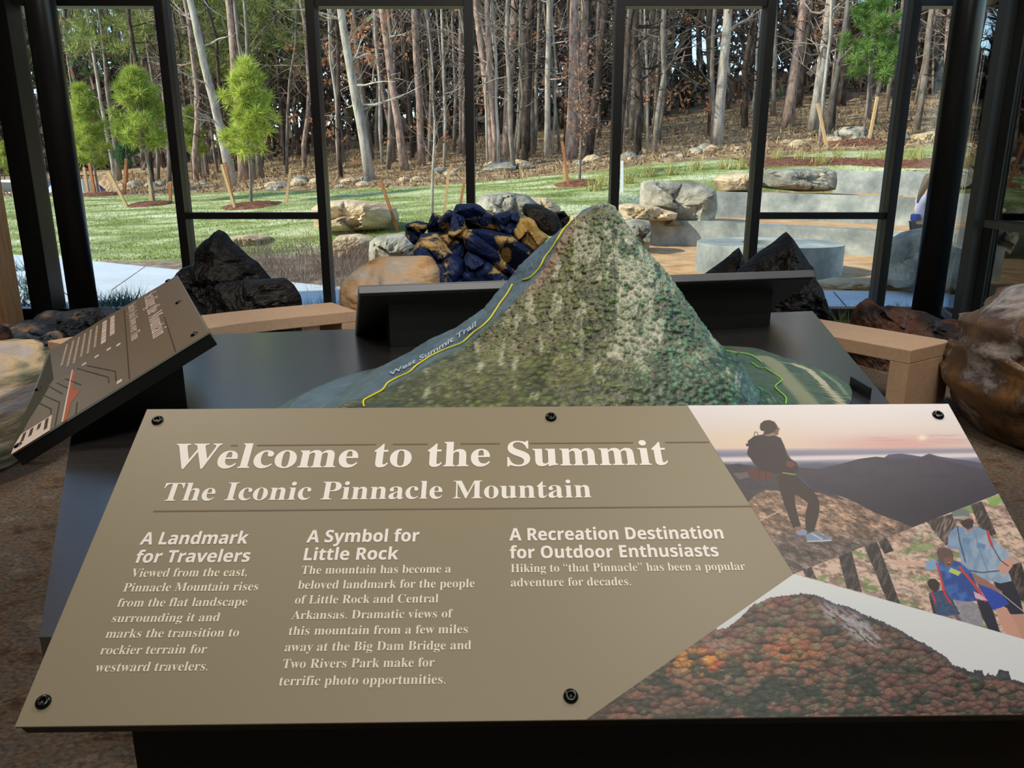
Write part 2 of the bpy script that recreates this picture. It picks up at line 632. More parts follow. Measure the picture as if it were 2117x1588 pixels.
def text_mesh(s, st='bold', offset=0.0, spacing=1.0):
    key = (s, st, offset, spacing)
    c = bpy.data.curves.new('t', 'FONT')
    c.body = styled(s, st)
    c.size = 1.0
    c.offset = offset
    c.space_character = spacing
    c.resolution_u = 3
    c.fill_mode = 'FRONT'
    o = bpy.data.objects.new('t', c)
    COL.objects.link(o)
    dg = bpy.context.evaluated_depsgraph_get()
    me = bpy.data.meshes.new_from_object(o.evaluated_get(dg))
    bpy.data.objects.remove(o)
    bpy.data.curves.remove(c)
    V = np.array([v.co[:] for v in me.vertices])
    F = [tuple(p.vertices) for p in me.polygons]
    bpy.data.meshes.remove(me)
    return V, F


def put_text(name, s, P, u0, u1, v, cap, mat, parent, st='bold', offset=0.0, w=0.0006):
    """lettering from u0 to u1 on baseline v with capitals of height cap"""
    V, F = text_mesh(s, st, offset)
    x0, x1 = V[:, 0].min(), V[:, 0].max()
    capH = 0.70
    X = u0 + (V[:, 0] - x0) / (x1 - x0) * (u1 - u0)
    Y = v + V[:, 1] * cap / capH
    W = np.array([P(a, b, w) for a, b in zip(X, Y)])
    if name not in ('title_lettering', 'subtitle_lettering'):
        return link(name, mesh(name, W, F), mat, parent)
    ext = sorted((min(V[i, 0] for i in f), max(V[i, 0] for i in f)) for f in F)
    cuts, hi = [], ext[0][1]
    for a, b in ext:
        if a - hi > .14:
            cuts.append((a + hi) / 2)
        hi = max(hi, b)
    for k in range(len(cuts) + 1):
        Fk = [f for f in F if sum(V[f[0], 0] > c for c in cuts) == k]
        used_ = sorted({i for f in Fk for i in f})
        mp = {v: i for i, v in enumerate(used_)}
        o = link(name, mesh(name, W[used_], [tuple(mp[i] for i in f) for f in Fk]), mat, parent)
    return o


def flat_poly(name, pts, P, mat, parent, w=0.0004):
    return link(name, mesh(name, [P(a, b, w) for a, b in pts], [tuple(range(len(pts)))]), mat, parent)


def stroke(mb, P, a, b, t, w=0.0005):
    a, b = np.array(a), np.array(b)
    d = (b - a) / (np.linalg.norm(b - a) + 1e-9)
    n = np.array([-d[1], d[0]]) * t / 2
    q = [a - n, b - n, b + n, a + n]
    mb.add([P(x, y, w) for x, y in q], [(0, 1, 2, 3)])


def screw(parent, P, u, v, r=0.0085):
    mb = MB()
    k = 20
    rings = [(r * 1.0, 0.0002), (r * 0.98, 0.0018), (r * 0.8, 0.0038), (r * 0.5, 0.0048), (r * 0.42, 0.0042), (r * 0.40, 0.0016)]
    V = []
    for rr, w in rings:
        for j in range(k):
            an = 2 * math.pi * j / k
            hexr = rr
            if rr < r * 0.45:
                aa = (an % (math.pi / 3)) - math.pi / 6
                hexr = rr * 0.95 / math.cos(aa)
            V.append(P(u + hexr * math.cos(an), v + hexr * math.sin(an), w))
    F = []
    for i in range(len(rings) - 1):
        for j in range(k):
            F.append((i * k + j, i * k + (j + 1) % k, (i + 1) * k + (j + 1) % k, (i + 1) * k + j))
    F.append(tuple((len(rings) - 1) * k + j for j in range(k)))
    return link('screw', mesh('screw', V, F, True), 'screw', parent)


# ---------------------------- front sign
FC = np.array([0.06121, 0.90793, 1.00016])
FR = rot([0.55045769, 0.00242562, 0.01605829])
FP = sign_frame(FC, FR)
FW, FH = 0.6, 0.228583


def fuv(px, py):
    q = at_plane(px, py, FC, FR[:, 2]) - FC
    return float(q @ FR[:, 0]), float(q @ FR[:, 1])


front_sign = empty('interpretive_sign', (0, 0, 0), 'wide tilted taupe panel reading Welcome to the Summit, nearest the viewer', 'sign', 'tilted signs round the model table')


def slab(P, hw, hh, name, mat, parent, w0, w1, bevel=0.0008):
    mb = MB()
    mb.hull([P(-hw, -hh, w1), P(hw, -hh, w1), P(hw, hh, w1), P(-hw, hh, w1)], [P(-hw, -hh, w0), P(hw, -hh, w0), P(hw, hh, w0), P(-hw, hh, w0)])
    return mb.build(name, mat, parent, bevel=bevel)


slab(FP, FW, FH, 'panel', 'taupe', front_sign, -0.004, 0.0)
slab(FP, FW - 0.002, FH - 0.002, 'backing_tray', 'black_metal', front_sign, -0.024, -0.004)
# wedge-shaped pedestal block under the sign
ct, st_ = FP(-0.52, 0.16, -0.024), FP(0.575, 0.16, -0.024)
cb, sb_ = FP(-0.52, -0.15, -0.024), FP(0.575, -0.15, -0.024)
mb = MB()
mb.hull([cb, sb_, st_, ct], [(cb[0], cb[1], 0.62), (sb_[0], sb_[1], 0.62), (sb_[0], sb_[1] + 0.28, 0.62), (cb[0], cb[1] + 0.28, 0.62)])
mb.build('pedestal_block', 'black_metal', front_sign)
for px, py in ((326, 870), (1139, 863), (1939, 859), (90, 1452), (1180, 1440)):
    screw(front_sign, FP, *fuv(px, py))
screw(front_sign, FP, 0.572, -0.19)


def f_line(name, s, x0, y0, x1, y1, cap_px, st, mat, offset=0.0, left=None):
    a, b = fuv(x0, y0), fuv(x1, y1)
    u0 = fuv(*left)[0] if left else a[0]
    v = (a[1] + b[1]) / 2
    c0, c1 = fuv(x0, y0)[1], fuv(x0, y0 - cap_px)[1]
    return put_text(name, s, FP, u0, b[0], v, c1 - c0, mat, front_sign, st, offset)


f_line('title_lettering', 'Welcome to the Summit', 385, 968, 1383, 962, 52, 'bold', 'white_ink', 0.004, left=(366, 920))
f_line('subtitle_lettering', 'The Iconic Pinnacle Mountain', 334, 1037, 1223, 1028, 38, 'bold', 'white_ink', 0.0, left=(341, 1008))
heads = [('A Landmark', 288, 1127, 511, 1124), ('for Travelers', 277, 1165, 515, 1161), ('A Symbol for', 633, 1122, 866, 1120),
         ('Little Rock', 627, 1159, 823, 1157), ('A Recreation Destination', 1053, 1117, 1497, 1115), ('for Outdoor Enthusiasts', 1054, 1154, 1487, 1152)]
for s, a, b, c, d in heads:
    f_line('heading_lettering', s, a, b, c, d, 24.5, 'sans', 'white_ink', 0.0065)
body = [('Viewed from the east,', 269, 1194, 510, 1191, 18), ('Pinnacle Mountain rises', 253, 1225, 533, 1220, 18), ('from the flat landscape', 241, 1256, 510, 1252, 18),
        ('surrounding it and', 230, 1288, 453, 1284, 18), ('marks the transition to', 217, 1320, 493, 1316, 18.5), ('rockier terrain for', 206, 1354, 426, 1351, 19),
        ('westward travelers.', 195, 1390, 429, 1386, 19.5),
        ('The mountain has become a', 622, 1188, 932, 1184, 17.5), ('beloved landmark for the people', 615, 1219, 981, 1214, 18), ('of Little Rock and Central', 609, 1249, 906, 1246, 18),
        ('Arkansas. Dramatic views of', 602, 1281, 936, 1277, 18), ('this mountain from a few miles', 596, 1314, 967, 1309, 18.5), ('away at the Big Dam Bridge and', 588, 1347, 974, 1343, 19),
        ('Two Rivers Park make for', 583, 1382, 898, 1379, 19.5), ('terrific photo opportunities.', 576, 1418, 921, 1414, 20),
        ('Hiking to \u201cthat Pinnacle\u201d has been a popular', 1056, 1183, 1542, 1180, 17.5), ('adventure for decades.', 1056, 1213, 1305, 1211, 18)]
for s, a, b, c, d, cp in body:
    f_line('body_lettering', s, a, b, c, d, cp, 'bold', 'body_ink', -0.004)
vv = (fuv(530, 921)[1] + fuv(1467, 914)[1]) / 2
for x0, x1 in ((478, 494), (532, 778), (812, 885), (952, 1034), (1095, 1309), (1376, 1466)):
    mb = MB()
    stroke(mb, FP, (fuv(x0, 919)[0], vv), (fuv(x1, 915)[0], vv), 0.0022)
    mb.build('rule_line', 'line_ink', front_sign)
vv = (fuv(317, 1058)[1] + fuv(1553, 1046)[1]) / 2
mb = MB()
stroke(mb, FP, (fuv(317, 1058)[0], vv), (fuv(1553, 1046)[0], vv), 0.0022)
mb.build('rule_line', 'line_ink', front_sign)


# ---------------------------- the three pictures printed on the front sign
def crop(*pts):
    return [(1400 + x / 2.3347, 820 + y / 2.3353) for x, y in pts]


class Paint:
    """paints colours (0..255) at photograph positions X, Y; polygons get soft edges"""
    def __init__(s, X, Y, c):
        s.X, s.Y = X, Y
        s.c = np.empty(X.shape + (3,))
        s.c[:] = c

    def poly(s, pts, col, soft=0.8, alpha=1.0):
        xs, ys = [p[0] for p in pts], [p[1] for p in pts]
        m = (s.X > min(xs) - 2) & (s.X < max(xs) + 2) & (s.Y > min(ys) - 2) & (s.Y < max(ys) + 2)
        if not m.any():
            return
        x, y = s.X[m], s.Y[m]
        cov = np.zeros(x.shape)
        for dx, dy in ((-.3, -.3), (.3, -.3), (.3, .3), (-.3, .3)):
            cov += inside(x + dx * soft, y + dy * soft, pts)
        cov = cov / 4 * alpha
        col = col[m] if isinstance(col, np.ndarray) and col.ndim > 1 else np.array(col, float)
        s.c[m] = s.c[m] * (1 - cov[:, None]) + col * cov[:, None]

    def ell(s, cx, cy, rx, ry, col, alpha=1.0, ang=0.0):
        p = []
        for k in range(24):
            t = 2 * math.pi * k / 24
            x, y = rx * math.cos(t), ry * math.sin(t)
            p.append((cx + x * math.cos(ang) - y * math.sin(ang), cy + x * math.sin(ang) + y * math.cos(ang)))
        s.poly(p, col, alpha=alpha)

    def seg(s, pts, w, col, alpha=1.0):
        for (x0, y0), (x1, y1) in zip(pts[:-1], pts[1:]):
            L = math.hypot(x1 - x0, y1 - y0) + 1e-6
            nx, ny = -(y1 - y0) / L * w / 2, (x1 - x0) / L * w / 2
            s.poly([(x0 - nx, y0 - ny), (x1 - nx, y1 - ny), (x1 + nx, y1 + ny), (x0 + nx, y0 + ny)], col, alpha=alpha)


def paint_summit(X, Y):
    sky_t = np.clip((Y - 836) / 100, 0, 1)
    c = mixc(np.array([236., 232, 236]), np.array([226., 208, 200]), sky_t)
    warm = np.exp(-((X - 1560) / 130) ** 2 - ((Y - 915) / 28) ** 2)
    c = mixc(c, np.array([236., 212, 184]), warm * .75)
    pink = np.exp(-((X - 1850) / 150) ** 2 - ((Y - 918) / 18) ** 2)
    c = mixc(c, np.array([222., 172, 166]), pink * .85)
    st = sstep(.45, .75, fbm(X / 70, Y / 5, 3)) * np.exp(-((Y - 905) / 10) ** 2) * sstep(1660, 1800, X)
    c = mixc(c, np.array([196., 150, 160]), st * .6)
    g = np.exp(-(((X - 1907) / 9) ** 2 + ((Y - 905) / 6) ** 2))
    c = mixc(c, np.array([255., 238, 214]), g)
    yb = Y + (X - 1700) * 0.006
    c = mixc(c, np.array([150., 148, 172]), sstep(924, 934, yb))
    c = mixc(c, np.array([112., 116, 146]), sstep(932, 942, yb) * (0.5 + 0.5 * fbm(X / 40, Y / 3, 9)))
    band = np.exp(-((yb - 948 + (X - 1600) * .012) / 5.5) ** 2)
    c = mixc(c, np.array([226., 216, 222]), np.clip(band * 1.2, 0, 1))
    c = mixc(c, np.array([92., 98, 120]), sstep(955, 962, yb + 6 * (fbm(X / 14, Y / 60, 4) - .5)))
    c = mixc(c, np.array([66., 66, 84]), sstep(960, 985, yb))
    P = Paint(X, Y, c)
    n = fbm(X / 30, Y / 12, 21)
    n2 = fbm(X / 5, Y / 3, 31)
    hill_far = mixc(np.array([86., 84, 112]), np.array([64., 64, 92]), n)
    P.poly(crop((990, 300), (1020, 280), (1080, 275), (1130, 282), (1180, 290), (1215, 275), (1260, 288), (1330, 300), (1430, 312), (1500, 330), (1700, 420), (1500, 500), (1000, 400)), hill_far)
    hcol = mixc(np.array([72., 66, 84]), np.array([52., 50, 66]), n) + (n2[..., None] - .5) * 10
    hcol = mixc(hcol, np.array([44., 42, 58]), sstep(960, 1060, Y))
    P.poly(crop((560, 400), (620, 370), (700, 345), (800, 322), (880, 300), (960, 290), (1050, 300), (1150, 298), (1220, 284), (1300, 310), (1420, 340), (1520, 360), (1800, 500), (1700, 800), (1000, 800), (560, 500)), hcol)
    P.poly(crop((190, 330), (300, 325), (400, 340), (500, 330), (620, 345), (700, 350), (600, 420), (640, 480), (340, 520), (200, 400)), mixc(np.array([70., 66, 76]), np.array([52., 48, 58]), n) + (n2[..., None] - .5) * 22)
    P.poly(crop((270, 370), (340, 365), (350, 390), (300, 400)), (120, 106, 104), alpha=.7)
    # rocks
    rx, ry = X * .9 + Y * .35, Y * .9 - X * .35
    tex0 = fbm(rx / 20, ry / 9, 40)
    d, idv, _ = worley((rx + 12 * tex0) / 30, (ry + 9 * tex0) / 10, 5)
    tex = fbm(rx / 9, ry / 3, 41)
    fine = fbm(rx / 3, ry / 1.6, 77)
    lum = (0.30 + .85 * tex) * (0.75 + .5 * idv) * (0.55 + .55 * np.clip(1.2 - d, 0, 1)) * (0.7 + .6 * fine)
    rock = np.stack([196 * lum, 160 * lum, 136 * lum], -1)
    rock = mixc(rock, np.stack([150 * lum, 132 * lum, 126 * lum], -1), sstep(1080, 1130, Y))
    P.poly(crop((345, 510), (380, 470), (430, 450), (490, 455), (560, 480), (640, 460), (720, 470), (790, 480), (860, 510), (950, 560), (1060, 600), (1160, 640), (1100, 760), (540, 880), (300, 500)), np.clip(rock, 18, 225))
    P.poly(crop((640, 440), (720, 462), (850, 512), (700, 470)), (60, 56, 70))
    P.seg(crop((400, 598), (470, 565), (510, 548)), 2.6, (196, 172, 160))
    # hiker
    dark = mixc(np.array([58., 42, 44]), np.array([44., 34, 44]), fbm(X / 6, Y / 6, 8))
    P.poly(crop((500, 368), (578, 378), (604, 410), (640, 440), (672, 475), (687, 510), (686, 560), (672, 610), (662, 648), (624, 655), (618, 610), (620, 560), (632, 515), (600, 490), (566, 468), (570, 520), (584, 580), (598, 628), (560, 634), (538, 580), (516, 520), (495, 450), (484, 390)), (56, 40, 38))
    P.poly(crop((566, 630), (600, 626), (612, 642), (580, 654)), (150, 108, 92))
    P.poly(crop((622, 652), (664, 648), (668, 660), (628, 668)), (60, 44, 40))
    P.poly(crop((572, 652), (612, 640), (628, 650), (624, 668), (592, 672), (576, 664)), (136, 152, 184))
    P.poly(crop((620, 668), (646, 654), (672, 652), (712, 672), (746, 682), (744, 696), (700, 702), (626, 698)), (128, 146, 176))
    P.seg(crop((626, 700), (746, 694)), 2.0, (214, 216, 224))
    P.seg(crop((650, 662), (700, 690)), 1.6, (222, 224, 230))
    P.seg(crop((668, 656), (722, 686)), 1.4, (70, 80, 110))
    P.poly(crop((340, 215), (372, 190), (420, 182), (470, 186), (500, 200), (516, 235), (528, 268), (548, 300), (575, 318), (584, 340), (580, 366), (500, 370), (420, 378), (376, 330), (336, 276), (344, 245)), dark)
    P.poly(crop((470, 186), (500, 200), (516, 235), (528, 268), (548, 300), (575, 318), (584, 340), (580, 366), (520, 368), (500, 300), (478, 230)), (50, 36, 38))
    P.poly(crop((528, 310), (560, 312), (572, 330), (552, 344), (526, 336)), (112, 52, 58))
    P.poly(crop((330, 228), (372, 224), (372, 238), (334, 240)), (40, 34, 46))
    P.seg(crop((372, 190), (374, 172), (386, 172), (392, 188)), 1.4, (48, 38, 44))
    P.seg(crop((526, 262), (540, 300)), 1.2, (120, 112, 122))
    P.poly(crop((346, 352), (372, 346), (410, 360), (460, 366), (470, 392), (430, 402), (380, 404), (346, 384)), (92, 48, 40))
    P.seg(crop((395, 352), (398, 400)), 1.6, (60, 30, 30))
    P.seg(crop((426, 362), (430, 400)), 1.6, (60, 30, 30))
    P.seg(crop((508, 367), (548, 374), (574, 377)), 1.7, (142, 190, 76))
    P.seg(crop((582, 380), (640, 440)), 1.8, (52, 76, 160))
    P.poly(crop((424, 164), (470, 172), (478, 186), (440, 192), (414, 184)), (150, 122, 104))
    P.poly(crop((464, 140), (482, 138), (488, 152), (490, 170), (486, 188), (470, 184), (460, 168)), (122, 88, 72))
    P.poly(crop((398, 150), (402, 130), (420, 116), (446, 113), (470, 122), (482, 140), (476, 160), (466, 172), (440, 182), (414, 184), (420, 168), (404, 164)), (60, 42, 36))
    P.seg(crop((474, 150), (494, 156)), 1.3, (40, 32, 34))
    P.seg(crop((492, 150), (491, 164)), 1.3, (60, 50, 56))
    return P.c


def paint_family(X, Y):
    rx, ry = X * .96 + Y * .2, Y * .96 - X * .2
    n = fbm(rx / 22, ry / 9, 13)
    n2 = fbm(rx / 7, ry / 4, 19)
    c = mixc(np.array([136., 112, 100]), np.array([222., 196, 180]), sstep(.30, .62, n * .55 + n2 * .45))
    c = mixc(c, np.array([84., 72, 62]), sstep(.56, .80, fbm(rx / 16, ry / 6, 23)) * .6)
    gr = sstep(.60, .74, fbm(rx / 26, ry / 12, 29))
    c = mixc(c, np.stack([90 + 50 * n2, 122 + 50 * n2, 72 + 40 * n2], -1), gr * .85)
    c = mixc(c, np.array([150., 162, 160]), sstep(.68, .78, fbm(rx / 20, ry / 9, 37)) * .7)
    P = Paint(X, Y, c)
    bark = mixc(np.array([52., 44, 44]), np.array([112., 100, 98]), sstep(.4, .75, fbm(X / 3.5 + Y / 9, Y / 14, 51)))
    P.poly(crop((590, 800), (640, 800), (672, 880), (620, 870)), bark * .9)
    P.poly(crop((776, 760), (840, 740), (892, 945), (818, 925)), bark * .85)
    P.poly(crop((900, 715), (965, 700), (1076, 1000), (1012, 985)), bark * .85)
    P.poly(crop((970, 700), (1010, 680), (1046, 745), (1000, 760)), bark * .8)
    P.poly(crop((1200, 600), (1290, 575), (1350, 560), (1345, 650), (1300, 720), (1262, 680)), bark * 1.25)
    P.poly(crop((1415, 525), (1470, 505), (1540, 660), (1500, 690), (1450, 610)), bark * 1.05)
    P.poly(crop((1590, 820), (1660, 800), (1720, 1000), (1640, 980)), bark * .9)
    P.poly(crop((1490, 495), (1555, 472), (1580, 505), (1520, 535)), (132, 176, 92), alpha=.8)
    P.poly(crop((1380, 530), (1420, 520), (1430, 560), (1400, 570)), (104, 146, 84), alpha=.7)
    P.poly(crop((1130, 735), (1230, 705), (1240, 735), (1150, 755)), (134, 160, 102), alpha=.8)
    # man
    shirt = mixc(np.array([112., 146, 182]), np.array([164., 184, 210]), np.clip(.5 * sstep(.35, .65, fbm(X / 12, Y / 20, 61)) + .5 * sstep(1965, 2080, X), 0, 1))
    navy = np.array([34., 36, 58.])
    skin = np.array([206., 158, 142.])
    P.poly(crop((1526, 890), (1612, 875), (1650, 960), (1674, 1050), (1600, 1052), (1560, 980)), navy)
    P.poly(crop((1604, 1050), (1680, 1056), (1700, 1190), (1650, 1165)), skin * .95)
    P.poly(crop((1536, 1022), (1590, 1018), (1636, 1100), (1668, 1180), (1590, 1150), (1556, 1090)), skin)
    P.poly(crop((1308, 680), (1318, 650), (1356, 624), (1400, 640), (1432, 624), (1496, 648), (1520, 680), (1560, 720), (1600, 752), (1634, 790), (1626, 806), (1580, 776), (1592, 830), (1616, 890), (1560, 902), (1480, 880), (1400, 846), (1372, 800), (1360, 740), (1304, 732)), shirt)
    P.seg(crop((1436, 650), (1460, 740), (1500, 850)), 1.6, (104, 136, 172))
    P.poly(crop((1380, 680), (1420, 690), (1410, 716), (1376, 704)), (104, 138, 176))
    P.poly(crop((1446, 704), (1490, 716), (1484, 740), (1446, 726)), (104, 138, 176))
    P.seg(crop((1400, 838), (1470, 850), (1546, 842), (1600, 836)), 2.2, (52, 54, 84))
    P.poly(crop((1548, 822), (1566, 800), (1590, 782), (1612, 770), (1628, 788), (1618, 820), (1592, 856), (1562, 858)), skin)
    P.poly(crop((1380, 610), (1430, 605), (1428, 640), (1400, 655)), (170, 124, 110))
    P.poly(crop((1346, 586), (1420, 572), (1432, 600), (1426, 628), (1404, 640), (1374, 622), (1350, 604)), (176, 130, 116))
    P.poly(crop((1364, 604), (1392, 600), (1420, 590), (1432, 602), (1426, 630), (1404, 642), (1378, 626)), (58, 42, 42))
    P.seg(crop((1344, 594), (1384, 600), (1412, 590)), 2.2, (40, 34, 40))
    P.poly(crop((1326, 556), (1346, 544), (1380, 540), (1404, 548), (1414, 574), (1384, 588), (1336, 590), (1330, 580)), (112, 124, 122))
    P.poly(crop((1330, 578), (1384, 576), (1408, 584), (1384, 590), (1334, 592)), (160, 168, 166))
    P.seg(crop((1352, 626), (1364, 700), (1392, 800)), 2.6, (62, 72, 96))
    P.seg(crop((1498, 648), (1508, 690), (1520, 722)), 6, (196, 62, 62))
    P.seg(crop((1520, 722), (1560, 790), (1600, 820)), 2.0, (66, 66, 92))
    # boy
    P.poly(crop((1334, 980), (1400, 976), (1440, 1000), (1466, 1060), (1478, 1108), (1400, 1104), (1366, 1090), (1330, 1064), (1366, 1040)), mixc(np.array([168., 166, 178]), np.array([126., 126, 142]), n2))
    P.poly(crop((1444, 980), (1510, 990), (1560, 1140), (1504, 1128), (1470, 1060)), navy)
    P.poly(crop((1330, 1050), (1352, 1046), (1374, 1084), (1352, 1082)), (120, 92, 92))
    P.poly(crop((1436, 880), (1500, 890), (1560, 950), (1604, 1000), (1560, 1020), (1524, 1030), (1480, 960)), (38, 72, 178))
    blue = mixc(np.array([34., 74, 152]), np.array([62., 112, 190]), sstep(.35, .7, fbm(X / 14, Y / 14, 71)))
    P.poly(crop((1240, 790), (1330, 790), (1366, 800), (1420, 850), (1452, 880), (1440, 900), (1464, 984), (1400, 990), (1320, 980), (1290, 930), (1262, 860)), blue)
    P.poly(crop((1420, 850), (1490, 884), (1560, 936), (1574, 944), (1560, 952), (1520, 930), (1440, 900)), (150, 112, 104))
    P.poly(crop((1200, 800), (1240, 784), (1262, 800), (1256, 838), (1196, 832)), (128, 168, 208))
    P.poly(crop((1046, 800), (1080, 790), (1140, 798), (1200, 804), (1200, 824), (1130, 814), (1076, 812), (1056, 818)), (214, 172, 158))
    P.poly(crop((1320, 826), (1372, 848), (1356, 866), (1310, 846)), (190, 206, 110))
    P.seg(crop((1252, 800), (1268, 860), (1290, 940)), 4, (206, 60, 56))
    P.seg(crop((1360, 820), (1410, 880), (1450, 930), (1490, 990)), 5, (206, 56, 60))
    P.poly(crop((1430, 940), (1470, 960), (1500, 985), (1440, 975)), (224, 176, 196))
    P.poly(crop((1252, 752), (1262, 734), (1290, 728), (1318, 738), (1332, 760), (1334, 800), (1312, 826), (1286, 812), (1262, 790)), (98, 76, 72))
    P.poly(crop((1286, 780), (1322, 770), (1330, 804), (1312, 826), (1290, 812)), (126, 88, 80))
    P.ell(*crop((1312, 806))[0], 3.2, 3.6, (66, 26, 30))
    P.ell(*crop((1312, 802))[0], 2.2, 1.2, (226, 206, 200))
    P.seg(crop((1556, 944), (1674, 1040)), 1.8, (206, 184, 168))
    # small child
    P.poly(crop((1214, 950), (1240, 936), (1296, 936), (1330, 980), (1366, 1052), (1300, 1060), (1240, 1052)), mixc(np.array([36., 52, 88]), np.array([74., 108, 150]), n2))
    P.poly(crop((1214, 960), (1236, 990), (1250, 1054), (1236, 1050)), (54, 42, 46))
    P.seg(crop((1228, 946), (1248, 1000)), 4, (200, 48, 52))
    P.seg(crop((1280, 920), (1296, 960), (1322, 1000)), 4, (206, 48, 52))
    P.poly(crop((1206, 896), (1220, 880), (1246, 880), (1266, 900), (1266, 930), (1246, 944), (1226, 934), (1212, 916)), (54, 42, 44))
    return P.c


def paint_autumn(X, Y):
    t = np.clip((Y - 1190) / 250, 0, 1)
    c = mixc(np.array([222., 230, 234]), np.array([206., 214, 226]), t)
    c = mixc(c, np.array([232., 236, 240]), sstep(1700, 2100, X) * .6)
    P = Paint(X, Y, c)
    jag = 5 * (fbm(X / 5, X / 50, 91, 3) - .5) + 3 * (vnoise(X / 1.8, X / 60, 95) - .5)
    ox = [1500, 1512, 1530, 1545, 1557, 1570, 1593, 1615, 1640, 1660, 1674, 1690, 1704, 1722, 1743, 1765, 1785, 1810, 1828, 1848, 1875, 1893, 1912, 1935, 1955, 1970, 1998, 2015, 2035, 2060, 2085, 2110, 2140, 2300]
    oy = [1300, 1290, 1278, 1262, 1250, 1246, 1235, 1232, 1229, 1227, 1228, 1232, 1238, 1246, 1252, 1259, 1270, 1280, 1287, 1296, 1312, 1322, 1330, 1345, 1358, 1374, 1386, 1392, 1396, 1396, 1402, 1410, 1420, 1450]
    top = np.interp(X, ox, oy)
    below = Y > top + jag
    w = sstep(1970, 2060, X)
    below = below | ((Y > top - 14 * w * sstep(.5, .62, vnoise(X / 9, X / 80, 7)) + jag))
    jx, jy = 9 * (fbm(X / 11, Y / 9, 81) - .5), 7 * (fbm(X / 11, Y / 9, 82) - .5)
    d, idv, off = worley((X + jx) / 19, (Y + jy) / 12, 3)
    d2, id2, off2 = worley((X + jx) / 6, (Y + jy) / 5, 8)
    tone = fbm(X / 60, Y / 40, 15)
    pal = np.array([[116., 84, 78], [128, 96, 80], [118, 102, 84], [104, 88, 82], [104, 104, 84], [124, 82, 78]])
    k = np.clip((idv * 6).astype(int), 0, 5)
    col = pal[k]
    gold = np.exp(-((X - 1450) / 75) ** 2 - ((Y - 1368) / 26) ** 2) + .5 * np.exp(-((X - 1640) / 60) ** 2 - ((Y - 1345) / 40) ** 2)
    pal2 = np.array([[214., 140, 62], [206, 108, 58], [190, 84, 62], [214, 160, 84], [186, 128, 74], [196, 98, 64]])
    col = mixc(col, pal2[k], np.clip(gold * 1.3, 0, 1))
    col = mixc(col, np.array([104., 74, 74]), sstep(1600, 1900, X) * .45)
    gm = sstep(.52, .6, fbm(X / 40, Y / 22, 27) + .12 * sstep(1390, 1440, Y) * sstep(1720, 1500, X) + .05 * (idv - .5)) * sstep(1330, 1400, Y)
    gm = np.maximum(gm, (idv > .9) * sstep(1250, 1300, Y) * .85)
    green = np.stack([42 + 20 * id2, 54 + 22 * id2, 50 + 12 * id2], -1)
    col = mixc(col, green, gm)
    col = col * (.82 + .36 * fbm(X / 30, Y / 18, 85))[..., None]
    red = np.exp(-((X - 1420) / 60) ** 2 - ((Y - 1450) / 34) ** 2) + np.exp(-((X - 1240) / 90) ** 2 - ((Y - 1460) / 60) ** 2)
    col = mixc(col, np.array([138., 76, 62]), np.clip(red, 0, 1) * .4)
    shade = (.62 + .5 * np.clip(1 - d, 0, 1) - .5 * off) * (.86 + .22 * np.clip(1 - d2, 0, 1) - .16 * off2) * (.8 + .4 * fbm(X / 2.5, Y / 2.5, 83, 3))
    col = col * np.clip(shade, .3, 1.35)[..., None]
    # bare rock streak
    ux = (X - 1700) * .80 + (Y - 1235) * .60
    uy = -(X - 1700) * .60 + (Y - 1235) * .80
    rw = 26 * sstep(-10, 40, ux) * sstep(190, 90, ux) + 4
    rk = sstep(rw, rw * .5, np.abs(uy - 6 + 14 * (fbm(ux / 20, uy / 40, 6) - .5))) * sstep(-6, 12, ux) * sstep(190, 130, ux) * sstep(.36, .5, fbm(ux / 16, uy / 4, 14))
    rn = fbm(ux / 10, uy / 2.5, 44)
    rc = np.stack([110 + 110 * rn, 112 + 108 * rn, 122 + 106 * rn], -1)
    col = mixc(col, rc, rk * .9)
    r2 = np.exp(-((X - 1490) / 34) ** 2 - ((Y - 1335) / 12) ** 2) * sstep(.4, .6, rn)
    col = mixc(col, np.array([164., 142, 142]), r2 * .8)
    blue = sstep(1640, 1700, X) * sstep(14, 2, Y - top) * .6
    col = mixc(col, np.array([52., 62, 84]), blue)
    P.c[below] = col[below]
    return P.c


def picture(name, corners, nu, nv, painter, label):
    """flat print on the panel: a bilinear grid over the picture's outline, coloured point by point"""
    q = np.array([fuv(*p) for p in corners])
    a, b = np.meshgrid(np.linspace(0, 1, nu), np.linspace(0, 1, nv))
    U = ((1 - a) * (1 - b))[..., None] * q[0] + (a * (1 - b))[..., None] * q[1] + (a * b)[..., None] * q[2] + ((1 - a) * b)[..., None] * q[3]
    W = FC + U[..., 0:1] * FR[:, 0] + U[..., 1:2] * FR[:, 1] + 0.0003 * FR[:, 2]
    rel = W - _C
    dd = rel @ _f
    X = 1058.5 + FPX * (rel @ _r) / dd
    Y = 794 - FPX * (rel @ _u) / dd
    c = lin(np.clip(painter(X, Y), 6, 248)) * 0.92
    idx = np.arange(nu * nv).reshape(nv, nu)
    F = np.stack([idx[1:, :-1], idx[1:, 1:], idx[:-1, 1:], idx[:-1, :-1]], -1).reshape(-1, 4)
    o = link(name, mesh(name, W.reshape(-1, 3), F, False, c.reshape(-1, 3)), PRINT, front_sign)
    o['label'] = label
    return o


